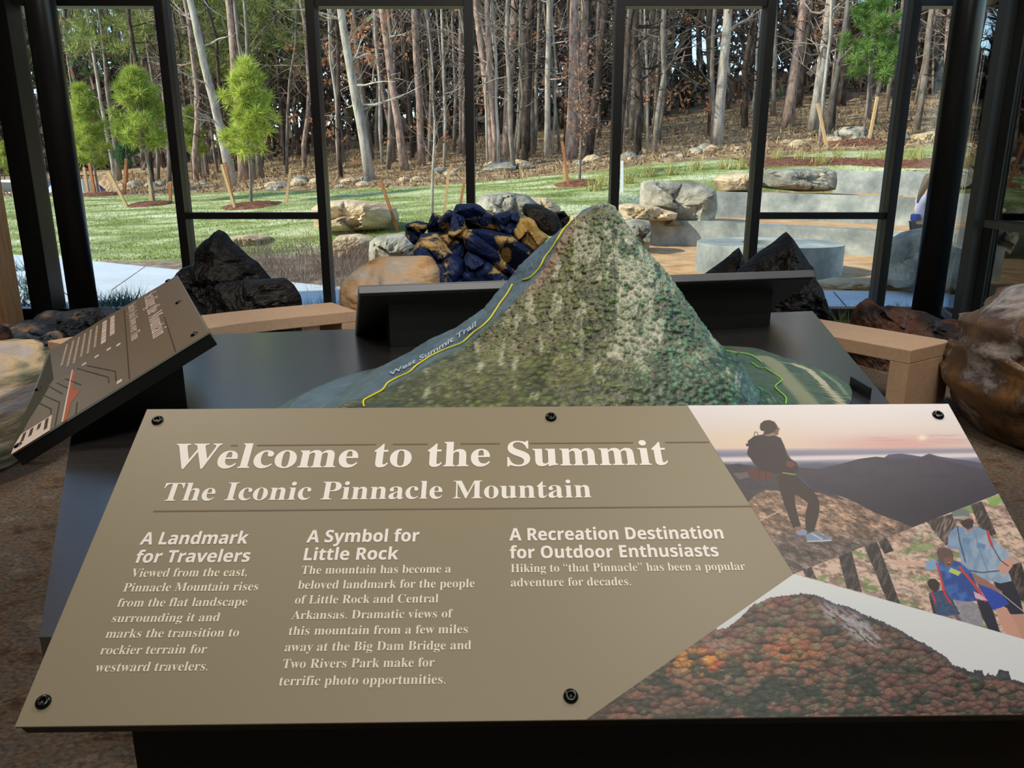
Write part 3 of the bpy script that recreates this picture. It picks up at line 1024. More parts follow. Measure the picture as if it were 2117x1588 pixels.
PRINT = attr_mat('photo_print', 0.42, 0.4)
edge = lambda y: (1960.0 + (y - 835.0) * 0.5453, y)
TLc, BRc = (1420, 838.5), (2306.5, 1474)
picture('printed_picture', [(1421, 838.6), (1960.3, 835.2), (2064, 1021), (1641, 1187)], 430, 300, paint_summit, 'printed picture of a hiker with a backpack looking over hills at dusk')
picture('printed_picture', [(1641, 1187), (2064, 1021), (2245, 1358), (2244.6, 1357.6)], 420, 300, paint_family, 'printed picture of a man and two children hiking among trees')
picture('printed_picture', [(1641, 1187), (2245, 1358), (2309, 1475.5), (1212, 1487.5)], 560, 300, paint_autumn, 'printed picture of an autumn hillside under a pale sky')

# ---------------------------- side sign (stands along the table's side, read from the far side)
LC = np.array([-1.06926263, 2.0222104, 1.02084677])
LR = rot([0.45613436, -0.26654907, -1.08915681])
LP = sign_frame(LC, LR)
LW, LH = 1.00752 / 2, 0.228583


def luv(px, py):
    q = at_plane(px, py, LC, LR[:, 2]) - LC
    return float(q @ LR[:, 0]), float(q @ LR[:, 1])


side_sign = empty('interpretive_sign', (0, 0, 0), 'tilted brown panel reading Scaling the Mountain, seen edge on beside the timber post', 'sign', 'tilted signs round the model table')
slab(LP, LW, LH, 'panel', 'taupe_dark', side_sign, -0.004, 0.0)
slab(LP, LW + 0.001, LH + 0.001, 'edge_strip', 'silver_edge', side_sign, -0.0042, -0.0008, bevel=0)
slab(LP, LW - 0.001, LH - 0.001, 'backing_tray', 'black_metal', side_sign, -0.034, -0.0042)
a1, a2 = LP(-LW + 0.15, 0.15, -0.034), LP(LW - 0.17, 0.15, -0.034)
b1, b2 = LP(-LW + 0.15, -0.08, -0.034), LP(LW - 0.17, -0.08, -0.034)
mb = MB()
mb.hull([b1, b2, a2, a1], [(b1[0], b1[1], 0.901), (b2[0], b2[1], 0.901), (a2[0], a2[1], 0.901), (a1[0], a1[1], 0.901)])
mb.build('pedestal_block', 'black_metal', side_sign)
for px, py in ((347, 581), (369, 626), (402, 692), (79, 805), (38, 922)):
    screw(side_sign, LP, *luv(px, py), r=0.009)


def l_line(name, s, p0, p1, cap_to, mat, st='bold', offset=0.0):
    a, b = luv(*p0), luv(*p1)
    c = luv(*cap_to)
    v = (a[1] + b[1]) / 2
    return put_text(name, s, LP, a[0], b[0], v, abs(c[1] - a[1]), mat, side_sign, st, offset)


l_line('title_lettering', 'Scaling the Mountain', (298, 615), (318, 701), (323, 603), 'pink_ink')
l_line('subtitle_lettering', 'Inch by Inch Down over Time', (265, 634), (273, 706), (281, 626), 'pink_ink')
for (x0, y0), (x1, y1) in (((228, 657), (228, 695)), ((212, 667), (211, 712))):
    a, b = luv(x0, y0), luv(x1, y1)
    mb = MB()
    u = a[0]
    while u < b[0]:
        w_ = random.uniform(0.02, 0.05)
        stroke(mb, LP, (u, a[1] + .008), (min(u + w_, b[0]), a[1] + .008), 0.015)
        u += w_ + 0.007
    mb.build('greeked_heading', 'pink_ink', side_sign)
for (x0, y0), (x1, y1) in (((201, 674), (196, 718)), ((189, 681), (181, 731)), ((177, 689), (167, 738)), ((164, 697), (152, 752)), ((152, 704), (140, 757)), ((139, 712), (127, 757))):
    a, b = luv(x0, y0), luv(x1, y1)
    v = (a[1] + b[1]) / 2
    mb = MB()
    u = a[0]
    while u < b[0]:
        w_ = random.uniform(0.018, 0.05)
        stroke(mb, LP, (u, v), (min(u + w_, b[0]), v), 0.0075)
        u += w_ + 0.006
    mb.build('greeked_line', 'pale_ink', side_sign)


def l_poly(name, pts, mat, w):
    flat_poly(name, [luv(*p) for p in pts], LP, mat, side_sign, w)


l_poly('printed_field', [(103, 729), (111, 783), (88, 824), (60, 868), (47, 893), (23, 935), (45, 868), (76, 800)], 'olive_dark', 0.0003)
l_poly('printed_field', [(108, 858), (103, 890), (23, 940), (30, 921), (44, 898)], 'pink_ink', 0.0005)
l_poly('printed_arrow', [(150, 766), (156, 769), (153, 790), (151, 807), (167, 807), (154, 824), (147, 832), (143, 850), (138, 868), (131, 874), (137, 830), (146, 790)], 'orange_ink', 0.0005)
for k_, (pts, t, mt) in enumerate([([(150, 765), (129, 873)], 0.004, 'pink_ink'), ([(257, 640), (268, 784)], 0.003, 'dark_line'), ([(340, 655), (363, 727)], 0.003, 'dark_line'),
                      ([(104, 800), (130, 815)], .003, 'dark_line'), ([(92, 818), (123, 832), (114, 882)], .003, 'dark_line'), ([(80, 833), (106, 846), (105, 856)], .003, 'dark_line'),
                      ([(118, 792), (141, 803)], .003, 'dark_line'), ([(134, 783), (168, 796)], .003, 'dark_line'), ([(160, 762), (224, 780), (226, 792)], .003, 'dark_line'),
                      ([(180, 756), (239, 768), (240, 788)], .003, 'dark_line'), ([(160, 832), (157, 856)], .003, 'dark_line'), ([(175, 764), (100, 796)], .002, 'pale_ink')]):
    mb = MB()
    for p, q in zip(pts[:-1], pts[1:]):
        stroke(mb, LP, luv(*p), luv(*q), t, 0.0007)
    mb.build('printed_line', mt, side_sign)
for x, y in ((245, 713), (225, 722), (200, 737), (174, 753), (247, 789)):
    u, v = luv(x, y)
    flat_poly('printed_marker', [(u - .012, v - .006), (u + .012, v - .006), (u + .012, v + .006), (u - .012, v + .006)], LP, 'pink_ink', side_sign, 0.0006)
for x, y, x2, y2 in ((98, 866, 94, 888), (83, 876, 79, 888), (67, 886, 62, 902), (52, 895, 45, 914)):
    mb = MB()
    stroke(mb, LP, luv(x, y), luv(x2, y2), 0.008, 0.0008)
    mb.build('greeked_line', 'dark_line', side_sign)

# ---------------------------- far sign, seen from behind
bl, br = at_z(741, 590, 1.12), at_z(1682, 558, 1.12)
uu = (br - bl) / np.linalg.norm(br - bl)
uu[2] = 0
nn = np.array([-uu[1], uu[0], 0])           # horizontal, away from the viewer
BW = np.linalg.norm(br - bl) / 2
down = nn * math.cos(0.55) + np.array([0, 0, -1]) * math.sin(0.55)
BRm = np.stack([-uu, -down, np.cross(-uu, -down)], 1)
BC = (bl + br) / 2 + down * SIGN_H / 2
BP = sign_frame(BC, BRm)
far_sign = empty('interpretive_sign', (0, 0, 0), 'far sign seen from behind, black underside and grey rim, past the mountain model', 'sign', 'tilted signs round the model table')
slab(BP, BW, SIGN_H / 2, 'panel', 'rim_grey', far_sign, -0.004, 0)
slab(BP, BW, SIGN_H / 2, 'backing_tray', 'rim_grey', far_sign, -0.028, -0.0041)
slab(BP, BW - 0.004, SIGN_H / 2 - 0.01, 'underside_plate', 'black_metal', far_sign, -0.032, -0.0281)
tpts = [BP(-BW + 0.12, 0.13, -0.032), BP(BW - 0.10, 0.13, -0.032), BP(BW - 0.10, -0.15, -0.032), BP(-BW + 0.12, -0.15, -0.032)]
mb = MB()
mb.hull(tpts, [(p[0], p[1], 0.901) for p in tpts])
mb.build('pedestal_block', 'black_metal', far_sign)

# ---------------------------- display table
TZ = 0.90
table = empty('display_table', (0, 1.9, 0), 'large dark laminate table carrying the mountain model and its signs', 'table')
table.location = (0, 0, 0)
TP = [(-0.586, 0.84), (0.71, 0.84), (0.953, 1.86), (1.286, 3.26), (-1.50, 2.66)]
MB().prism(TP, TZ - 0.038, TZ).build('tabletop', 'laminate', table)
cx_, cy_ = 0.1, 1.9
MB().prism([(cx_ + (x - cx_) * .90, cy_ + (y - cy_) * .92) for x, y in TP], 0.08, TZ - 0.038).build('base_cabinet', 'black_metal', table)
MB().prism([(cx_ + (x - cx_) * .84, cy_ + (y - cy_) * .86) for x, y in TP], 0.0, 0.08).build('plinth', 'frame', table)

# ================================================================== MOUNTAIN MODEL
PXc, PYc = 0.223, 1.95
SLAB = TZ + 0.012


def on_azimuth(px, py, az):
    """where the sight line meets the vertical plane through the peak with this azimuth: (distance from axis, height)"""
    n = np.array([-math.sin(az), math.cos(az), 0])
    q = at_plane(px, py, np.array([PXc, PYc, 0]), n)
    return (q[0] - PXc) * math.cos(az) + (q[1] - PYc) * math.sin(az), q[2]


A_L, A_E = math.radians(172), math.radians(212)
Lpx = [(1242, 417), (1225, 426), (1205, 434), (1186, 453), (1159, 476), (1126, 502), (1106, 519), (1073, 549), (1057, 572), (1024, 608), (1000, 638), (967, 661), (941, 678), (888, 701), (848, 727), (782, 760), (746, 782), (703, 806), (650, 822), (600, 834)]
Epx = [(1240, 419), (1222, 432), (1197, 448), (1182, 466), (1168, 482), (1158, 498), (1145, 525), (1132, 543), (1122, 562), (1106, 582), (1085, 604), (1050, 640), (1016, 672), (985, 698), (955, 722), (905, 745), (860, 772), (815, 797), (770, 818), (712, 836)]
Rpx = [(1262, 420), (1268, 424), (1278, 446), (1301, 486), (1328, 522), (1350, 547), (1372, 578), (1397, 618), (1420, 652), (1437, 680), (1459, 702), (1477, 714)]


def profile(pts, az, tail):
    q = sorted([on_azimuth(x, y, az) for x, y in pts], key=lambda t: -t[1])
    q = [(max(r, 0.004), z) for r, z in q if z > SLAB + 0.004]
    q += tail
    zs = np.array([t[1] for t in q])[::-1]
    rs = np.maximum.accumulate(np.array([t[0] for t in q]))[::-1]
    return lambda z: np.interp(z, zs, rs)


zpk = on_azimuth(1246, 416, math.radians(0))[1]
fL = profile(Lpx, A_L, [(0.80, SLAB)])
fE = profile(Epx, A_E, [(0.86, SLAB)])
fR = profile(Rpx, 0.0, [(0.345, 0.965), (0.40, 0.938), (0.52, 0.921), (0.62, SLAB)])
zz = np.concatenate([np.linspace(SLAB, 0.98, 60), np.linspace(0.98, zpk - 0.012, 240)[1:], zpk - 0.012 * np.linspace(1, 0, 14)[1:] ** 2])
ctrl_az = [0, 40, 90, 140, 172, 212, 245, 275, 310, 340, 360]
ctrl_az = np.radians(ctrl_az)


def ring_r(z):
    R_, L_, E_ = fR(z), fL(z), fE(z)
    cap = np.sqrt(np.clip((zpk - z) / 0.012, 0, 1))
    vals = [R_, R_ * .95, R_ * .95, (R_ + L_) * .36, L_, E_, (E_ * .52 + R_ * .60), R_ * 1.30, R_ * 1.34, R_ * 1.12, R_]
    return np.array(vals) * (cap if z > zpk - 0.012 else 1)


NT = 620
th = np.linspace(0, 2 * math.pi, NT, endpoint=False)
ridge_th = th
rows = []
for z in zz:
    v = ring_r(z)
    P2 = np.stack([v * np.cos(ctrl_az), v * np.sin(ctrl_az)], 1)
    # chords between control azimuths, softened by mixing with the angular interpolation
    r = np.interp(th, ctrl_az, v)
    k = np.clip(np.searchsorted(ctrl_az, th, side='right') - 1, 0, len(ctrl_az) - 2)
    a, b = P2[k], P2[k + 1]
    d = b - a
    den = np.cos(th) * d[:, 1] - np.sin(th) * d[:, 0]
    rc = (a[:, 0] * d[:, 1] - a[:, 1] * d[:, 0]) / np.where(np.abs(den) < 1e-6, 1e-6, den)
    rc = np.where((rc > 0) & (rc < v.max() * 1.2), rc, r)
    left = sstep(math.radians(165), math.radians(176), th) * sstep(math.radians(216), math.radians(211), th)
    rr = r * (1 - left) + rc * left
    rows.append(rr)
RR = np.array(rows)
# footprint of the base (the slab outline) seen round the peak
foot = [at_z(580, 840, SLAB)[:2], (-.50, 2.02), (-.22, 2.34), (.2, 2.50), (.45, 2.53), at_z(1490, 714, SLAB)[:2], at_z(1560, 719, SLAB)[:2], at_z(1620, 739, SLAB)[:2], at_z(1700, 764, SLAB)[:2],
        at_z(1757, 797, SLAB)[:2], at_z(1754, 834, SLAB)[:2], (.62, 1.40), (.30, 1.22), (-.1, 1.2), (-.40, 1.36), (-.60, 1.58)]
foot = np.array(foot, float)
fa = np.mod(np.arctan2(foot[:, 1] - PYc, foot[:, 0] - PXc), 2 * math.pi)
fr = np.hypot(foot[:, 0] - PXc, foot[:, 1] - PYc)
o_ = np.argsort(fa)
RF = np.interp(th, np.concatenate([fa[o_][-1:] - 2 * math.pi, fa[o_], fa[o_][:1] + 2 * math.pi]), np.concatenate([fr[o_][-1:], fr[o_], fr[o_][:1]]))
low = zz < 0.99
RR = np.minimum(RR, RF[None, :] - 0.004 - (zz[:, None] - SLAB) * .2)
# make radii monotone towards the peak
RR = np.maximum.accumulate(RR[::-1], axis=0)[::-1]
# canopy relief
Z2 = np.repeat(zz[:, None], NT, 1)
T2 = np.repeat(th[None, :], len(zz), 0)
XX, YY = PXc + RR * np.cos(T2), PYc + RR * np.sin(T2)
arc = np.unwrap(T2) * np.minimum(RR + 0.10, 0.62)
_jx, _jz = .012 * (fbm(XX * 25, Z2 * 25 + YY * 9, 51) - .5), .03 * (fbm(XX * 20, Z2 * 20, 52) - .5)
wd, wid, wgap = worley3((XX + _jx) * 78, YY * 78, (Z2 + _jz) * 62, 4)
wd2, wid2, _ = worley3(XX * 130, YY * 130, Z2 * 120, 9)
env = sstep(0.915, 0.99, Z2) * .8 + .2
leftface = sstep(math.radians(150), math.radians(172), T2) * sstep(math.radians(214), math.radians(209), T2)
relief = (np.clip(0.75 - wd, 0, 1) * (.0055 + .003 * sstep(1.0, 1.15, Z2)) + np.clip(.7 - wd2, 0, 1) * .003) * env * (1 - .75 * leftface) * sstep(zpk, zpk - .05, Z2)
RRd = RR + relief
XX, YY = PXc + RRd * np.cos(T2), PYc + RRd * np.sin(T2)
ZZd = Z2 + relief * .5 + .002 * (fbm(XX * 30, YY * 30, 5) - .5) * env
Sl = np.cumsum(np.hypot(np.diff(RRd[::-1], axis=0, prepend=RRd[-1:]), np.diff(ZZd[::-1], axis=0, prepend=ZZd[-1:])), axis=0)[::-1]
# colours
n1 = fbm(XX * 9 + Z2 * 4, Z2 * 9 + YY * 5, 12)
n2 = fbm(XX * 40, Z2 * 40 + YY * 22, 18)
streak = fbm(XX * 46 - YY * 6, Sl * 17, 33)
c = mixc(np.array([72., 92, 38]), np.array([118., 128, 62]), n1)
teal = sstep(PXc - 0.08, PXc + .16, XX + (Z2 - 1.1) * .15 + .12 * (n1 - .5))
c = mixc(c, np.array([62., 124, 94]), teal * .85)
olive = sstep(1.02, .93, Z2) * sstep(PXc + .20, PXc - .1, XX)
c = mixc(c, np.array([90., 92, 60]), olive * .6)
c = c * (.55 + .55 * sstep(.65, .1, wd) + .35 * (wid - .5))[..., None] * (.80 + .5 * n2)[..., None]  # painted shading: canopy bumps darken towards their edges, with random tone
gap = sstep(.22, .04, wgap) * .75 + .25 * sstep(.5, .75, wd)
tan_ = mixc(np.array([150., 134, 98]), np.array([196., 188, 162]), n2)
bare = sstep(.58, .70, streak + .03 * sstep(1.0, 1.3, Z2) + .13 * np.exp(-((XX - PXc - .05) / .08) ** 2) * sstep(1.0, 1.15, Z2) - .20 * leftface - .14 * sstep(1.06, .97, Z2))
n3 = fbm(XX * 22 - YY * 4, Sl * 22, 61)
c = c * (1 - .35 * gap)[..., None]  # shade in the crevices between bumps, painted into the colour
c = mixc(c, tan_, gap * sstep(.42, .62, n3 + .16 * np.exp(-((T2 - math.radians(225)) / math.radians(22)) ** 2) + .08 * sstep(1.0, 1.2, Z2)) * (.62 * sstep(.96, 1.06, Z2) + .08) * (1 - .6 * leftface))
c = mixc(c, mixc(np.array([168., 168, 140]), np.array([222., 220, 204]), n2), bare * (.45 + .55 * gap) * (1 - leftface))
# brown rocky strip along the crest near the summit
rid = np.exp(-((T2 - math.radians(214)) / math.radians(9)) ** 2) * sstep(1.14, 1.24, Z2)
c = mixc(c, mixc(np.array([140., 112, 96]), np.array([186., 156, 132]), n2), np.clip(rid * 1.3, 0, 1) * .9)
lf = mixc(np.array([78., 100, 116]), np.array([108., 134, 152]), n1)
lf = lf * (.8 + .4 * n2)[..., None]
c = mixc(c, lf, leftface * .9)  # blue sky reflection painted into the left face's colour
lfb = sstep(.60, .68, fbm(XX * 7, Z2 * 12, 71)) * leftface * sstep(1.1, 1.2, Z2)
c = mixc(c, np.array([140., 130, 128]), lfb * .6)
# outer apron: flat map printed with clearings and trails
NA = 70
ta = np.linspace(0, 1, NA)[1:]
XA, YA, ZA, CA = [], [], [], []
for t in ta:
    r = RR[0] * (1 - t) + RF * t
    x, y = PXc + r * np.cos(th), PYc + r * np.sin(th)
    XA.append(x)
    YA.append(y)
    ZA.append(np.full(NT, SLAB) + .003 * (fbm(x * 14, y * 14, 3) - .5) * (1 - t ** 4))
XA, YA, ZA = map(np.array, (XA, YA, ZA))


def to_px(x, y, z):
    rx_, ry_, rz_ = x, y, z - CAMZ
    dd = ry_ * _f[1] + rz_ * _f[2]
    return 1058.5 + FPX * rx_ / dd, 794 - FPX * (ry_ * _u[1] + rz_ * _u[2]) / dd


def map_colour(x, y, z, c0):
    q = fbm(x * 30, y * 30, 8)
    fine = fbm(x * 120, y * 90, 13)
    cc = mixc(np.array([62., 84, 68]), np.array([88., 112, 88]), q) * (.62 + .76 * fine)[..., None]
    # two pale clearings, laid down as strips on the map (plan coordinates)
    def strip(pts, w):
        best = np.full(x.shape, 9.0)
        for (ax, ay), (bx, by) in zip(pts[:-1], pts[1:]):
            dx, dy = bx - ax, by - ay
            t = np.clip(((x - ax) * dx + (y - ay) * dy) / (dx * dx + dy * dy), 0, 1)
            best = np.minimum(best, np.hypot(x - ax - t * dx, y - ay - t * dy))
        return sstep(w, w * .7, best + .010 * (fine - .5))
    pl = lambda *pp: [tuple(at_z(a_, b_, SLAB + .006)[:2]) for a_, b_ in pp]
    s1 = strip(pl((1580, 735), (1600, 748), (1618, 770), (1640, 800), (1668, 838), (1690, 880)), .030)
    cc = mixc(cc, np.array([142., 148, 116]), s1)
    s2 = strip(pl((1640, 748), (1672, 760), (1700, 785), (1725, 815), (1745, 840)), .011)
    cc = mixc(cc, np.array([196., 190, 160]), s2)
    s3 = strip(pl((1490, 718), (1540, 726), (1600, 742), (1660, 752)), .007)
    cc = mixc(cc, np.array([150., 152, 132]), s3 * .8)
    s4 = strip(pl((1700, 765), (1735, 790), (1757, 820)), .006)
    cc = mixc(cc, np.array([120., 142, 116]), s4)
    s5 = strip(pl((1500, 722), (1530, 722)), .006)
    cc = mixc(cc, np.array([150., 70, 70]), s5 * .8)
    return cc


ca = map_colour(XA, YA, ZA, None)
lfa = sstep(math.radians(150), math.radians(172), np.repeat(th[None, :], NA - 1, 0)) * sstep(math.radians(216), math.radians(209), np.repeat(th[None, :], NA - 1, 0))
ca = mixc(ca, np.array([84., 104, 104]), lfa * .7)  # painted sky reflection carried on over the left apron
front = sstep(math.radians(212), math.radians(222), np.repeat(th[None, :], NA - 1, 0)) * sstep(math.radians(330), math.radians(300), np.repeat(th[None, :], NA - 1, 0))
ca = mixc(ca, mixc(np.array([70., 78, 50]), np.array([104., 104, 68]), fbm(XA * 60, YA * 60, 2)), front * .9)
wlow = sstep(.955, .925, Z2) * (1 - leftface) * (1 - sstep(math.radians(330), math.radians(300), T2) * sstep(math.radians(212), math.radians(222), T2))
c = mixc(c, map_colour(XX, YY, Z2, None), wlow)
allX = np.concatenate([XA[::-1], XX])
allY = np.concatenate([YA[::-1], YY])
allZ = np.concatenate([ZA[::-1], ZZd])
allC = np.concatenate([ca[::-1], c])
# skirt of the base
skX, skY = allX[0:1].copy(), allY[0:1].copy()
allX = np.concatenate([skX, allX])
allY = np.concatenate([skY, allY])
allZ = np.concatenate([np.full((1, NT), TZ + 0.001), allZ])
allC = np.concatenate([np.full((1, NT, 3), 40.0), allC])
NR = allX.shape[0]
idx = np.arange(NR * NT).reshape(NR, NT)
F = np.stack([idx[:-1], np.roll(idx, -1, 1)[:-1], np.roll(idx, -1, 1)[1:], idx[1:]], -1).reshape(-1, 4)
V = np.stack([allX, allY, allZ], -1).reshape(-1, 3)
mountain = empty('mountain_model', (0, 0, 0), 'painted relief model of a steep wooded mountain standing on the dark table', 'scale model')
MTN = attr_mat('painted_relief', 0.42, 0.5, coat=0.28, bump=0.30, bscale=240)
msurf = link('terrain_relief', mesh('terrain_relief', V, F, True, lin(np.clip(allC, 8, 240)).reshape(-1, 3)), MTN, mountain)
bvh = BVHTree.FromPolygons([tuple(v) for v in V], [tuple(f) for f in F[::1]])


def hit(px, py):
    r = Vector(ray(px, py)).normalized()
    loc, nrm, i, d = bvh.ray_cast(Vector(_C), r)
    return (np.array(loc), np.array(nrm)) if loc is not None else (None, None)


def trail_line(name, pts, w, mat, label=None, lift=0.004):
    """a painted line laid on the model: its course is dropped onto the relief"""
    P3 = []
    for (x0, y0), (x1, y1) in zip(pts[:-1], pts[1:]):
        n = max(2, int(math.hypot(x1 - x0, y1 - y0) / 5))
        for k in range(n):
            t = k / n
            h, nr = hit(x0 + (x1 - x0) * t, y0 + (y1 - y0) * t)
            if h is not None:
                P3.append(h + nr * lift * .4 + np.array([0, -lift * .4, lift * .5]))
    h, nr = hit(*pts[-1])
    if h is not None:
        P3.append(h + nr * lift * .4)
    q = np.array(P3)
    for _ in range(2):
        q[1:-1] = (q[:-2] + q[1:-1] * 2 + q[2:]) / 4
    keep = [0] + [i for i in range(1, len(q)) if np.linalg.norm(q[i] - q[i - 1]) < .12]
    mb = MB()
    mb.tube(q[keep], w, 6)
    o = mb.build(name, mat, mountain, smooth=True)
    if label:
        o['label'] = label
    return o


M['yellow'] = noise_mat('yellow_trail_paint', [(236, 222, 40), (242, 230, 52)], 20, rough=0.45)
M['lime'] = noise_mat('lime_trail_paint', [(150, 214, 66), (158, 222, 74)], 20, rough=0.45)
trail_line('trail_line', [(1186, 447), (1179, 463), (1166, 475), (1156, 492), (1139, 519), (1126, 535), (1119, 552), (1106, 568), (1093, 580), (1080, 580)], 0.0022, 'yellow', 'yellow trail line climbing to the summit')
trail_line('trail_line', [(1060, 590), (1046, 615), (1036, 626), (1027, 641), (1014, 661), (997, 678), (981, 688), (957, 711), (914, 727), (888, 740), (858, 760), (848, 772), (822, 783), (799, 795), (795, 807), (749, 831), (753, 842)], 0.0021, 'yellow', 'yellow trail line on the lower ridge')
trail_line('trail_line', [(1500, 728), (1550, 734), (1575, 750)], 0.0016, 'lime')
trail_line('trail_line', [(1552, 750), (1572, 765), (1578, 760), (1615, 784), (1618, 788), (1600, 800), (1604, 806), (1626, 824), (1624, 836)], 0.0018, 'lime', 'lime green trail line on the flat map')
trail_line('trail_line', [(1188, 470), (1193, 455), (1183, 449)], 0.0015, 'lime')

# "West Summit Trail" lettering laid on the ridge
Vt, Ft = text_mesh('West Summit Trail', 'plain', 0.02)
path = [(808, 779), (858, 753), (905, 728), (950, 700), (986, 676)]
px_ = np.array([p[0] for p in path], float)
py_ = np.array([p[1] for p in path], float)
sl = np.concatenate([[0], np.cumsum(np.hypot(np.diff(px_), np.diff(py_)))])
x0, x1 = Vt[:, 0].min(), Vt[:, 0].max()
W = []
ok = True
for v in Vt:
    s = (v[0] - x0) / (x1 - x0) * sl[-1]
    bx, by = np.interp(s, sl, px_), np.interp(s, sl, py_)
    k = min(len(sl) - 2, int(np.searchsorted(sl, s, side='right') - 1))
    dx, dy = px_[k + 1] - px_[k], py_[k + 1] - py_[k]
    L = math.hypot(dx, dy)
    hgt = v[1] * (12 + 5 * s / sl[-1])
    h, nr = hit(bx + hgt * (-dy / L) * -0.05, by - hgt * 0.95)
    if h is None:
        h, nr = hit(bx, by)
    W.append(h + np.array([-.35, -.6, .5]) * .006 if h is not None else (0, 0, 0))
o = link('trail_lettering', mesh('trail_lettering', W, Ft), noise_mat('trail_name_ink', [(186, 200, 214), (190, 204, 218)], 5, rough=.5), mountain)
mb = MB()
q0 = at_z(1757, 800, TZ + .002)
mb.box((q0[0], q0[1] - .06, TZ + .016), (.004, .12, .03))
mb.build('base_plate_edge', 'black_metal', mountain)


# ================================================================== ROCKS
def star_rock(name, pts, Y, thick, mat, parent=None, seed=0, facets=22, amp=.10, rough_amp=.02, nth=88, nr=16, smooth=False, back=1.0, power=2.4, shift=0.0, crack=.35, strata=0.0, srate=5.0):
    """a boulder whose outline (from pts, photo positions) stands at distance Y, bulging thick towards the viewer and behind"""
    q = np.array([at_y(x, y, Y) for x, y in pts])[:, [0, 2]]
    A, cx, cz = 0, 0, 0
    n = len(q)
    for i in range(n):
        a, b = q[i], q[(i + 1) % n]
        w = a[0] * b[1] - b[0] * a[1]
        A += w
        cx += (a[0] + b[0]) * w
        cz += (a[1] + b[1]) * w
    cx, cz = cx / (3 * A), cz / (3 * A)
    th_ = np.linspace(0, 2 * math.pi, nth, endpoint=False)
    Rb = np.zeros(nth)
    for j, t in enumerate(th_):
        d = np.array([math.cos(t), math.sin(t)])
        best = 0
        for i in range(n):
            a, b = q[i] - (cx, cz), q[(i + 1) % n] - (cx, cz)
            e_ = b - a
            den = d[0] * e_[1] - d[1] * e_[0]
            if abs(den) < 1e-9:
                continue
            tt = (a[0] * e_[1] - a[1] * e_[0]) / den
            s_ = (a[0] * d[1] - a[1] * d[0]) / den
            if tt > 0 and -1e-6 <= s_ <= 1 + 1e-6:
                best = max(best, tt)
        Rb[j] = best
    Rb = np.where(Rb <= 0, Rb.mean(), Rb)
    rg = np.random.default_rng(seed + 100)
    V, Fc = [], []
    size = Rb.mean()
    cs = rg.uniform(-1, 1, (facets, 2)) * size * 1.2
    tilt = rg.normal(0, 1, (facets, 2)) * .55
    offs = rg.normal(0, 1, facets) * .35

    def fdisp(x, z):
        d = (x[:, None] - cs[:, 0]) ** 2 + (z[:, None] - cs[:, 1]) ** 2
        k = d.argmin(1)
        dd = np.sort(d, 1)
        crk = np.exp(-((np.sqrt(dd[:, 1]) - np.sqrt(dd[:, 0])) / (size * .06)) ** 2)
        return offs[k] + (x - cs[k, 0]) / size * tilt[k, 0] + (z - cs[k, 1]) / size * tilt[k, 1] - crack * crk
    for sgn, sc in ((-1, 1.0), (1, back)):
        for i in range(nr + 1):
            t = 1 - (i / nr) ** 1.25
            r = Rb * t
            x, z = r * np.cos(th_), r * np.sin(th_)
            prof = (1 - t ** power) ** .62
            w = prof * thick * sc
            w = w + prof * amp * fdisp(x, z) * thick * 1.4 + np.minimum(prof * 1.5, 1) * rough_amp * (fbm(x / size * 5 + seed, z / size * 5, seed, 6) - .5) * 2.4
            if strata:
                q_ = z / size * srate + 1.6 * fbm(x / size * 1.3 + seed, z / size * 1.3, seed + 3)
                fq = q_ - np.floor(q_)
                w = w + prof * strata * (_h(np.floor(q_), np.floor(q_) * 0, seed) - .4 + .7 * np.minimum(fq * 1.4, (1 - fq) * 5))
            if sgn == -1 or i > 0:
                V.append(np.stack([cx + x, Y + sgn * w + shift * thick * (1 if sgn == 1 else 0), cz + z], 1))
    V = np.concatenate(V)
    k = nth
    for i in range(nr):
        for j in range(nth):
            j2 = (j + 1) % nth
            Fc.append((i * k + j, i * k + j2, (i + 1) * k + j2, (i + 1) * k + j))
    base = (nr + 1) * k
    for j in range(nth):
        j2 = (j + 1) % nth
        Fc.append((j2, j, base + j, base + j2))
    for i in range(nr - 1):
        for j in range(nth):
            j2 = (j + 1) % nth
            Fc.append((base + i * k + j2, base + i * k + j, base + (i + 1) * k + j, base + (i + 1) * k + j2))
    me = mesh(name, V, Fc, smooth)
    bm = bmesh.new()
    bm.from_mesh(me)
    bmesh.ops.remove_doubles(bm, verts=bm.verts, dist=1e-5)
    bmesh.ops.recalc_face_normals(bm, faces=bm.faces)
    bm.to_mesh(me)
    bm.free()
    return link(name, me, mat, parent)


M['rock_black'] = noise_mat('charred_rock', [(12, 12, 13), (22, 21, 21), (46, 42, 38)], 5, detail=12, rough=0.5, spec=0.4, bump=0.9, bscale=14, stops=[.3, .58, .78], stretch=(1, 1, 2.5))
M['rock_navy'] = noise_mat('blue_black_rock', [(8, 22, 58), (14, 36, 84), (16, 30, 62), (160, 136, 92), (200, 172, 116)], 3.8, detail=12, rough=0.6, spec=0.3, bump=0.5, bscale=16, stops=[.28, .42, .525, .565, .74], dist=.2)
M['rock_gold'] = noise_mat('ochre_rock', [(126, 104, 64), (176, 146, 88), (204, 176, 112)], 3.2, detail=9, rough=0.6, spec=0.3, bump=0.7, bscale=10, stops=[.30, .46, .7])
M['rock_tan'] = noise_mat('tan_rock', [(112, 82, 54), (168, 138, 102), (150, 146, 142), (206, 176, 134)], 2.4, detail=10, rough=0.55, spec=0.4, bump=0.6, bscale=9, stops=[.28, .45, .58, .74], stretch=(1, 1, 2.2))
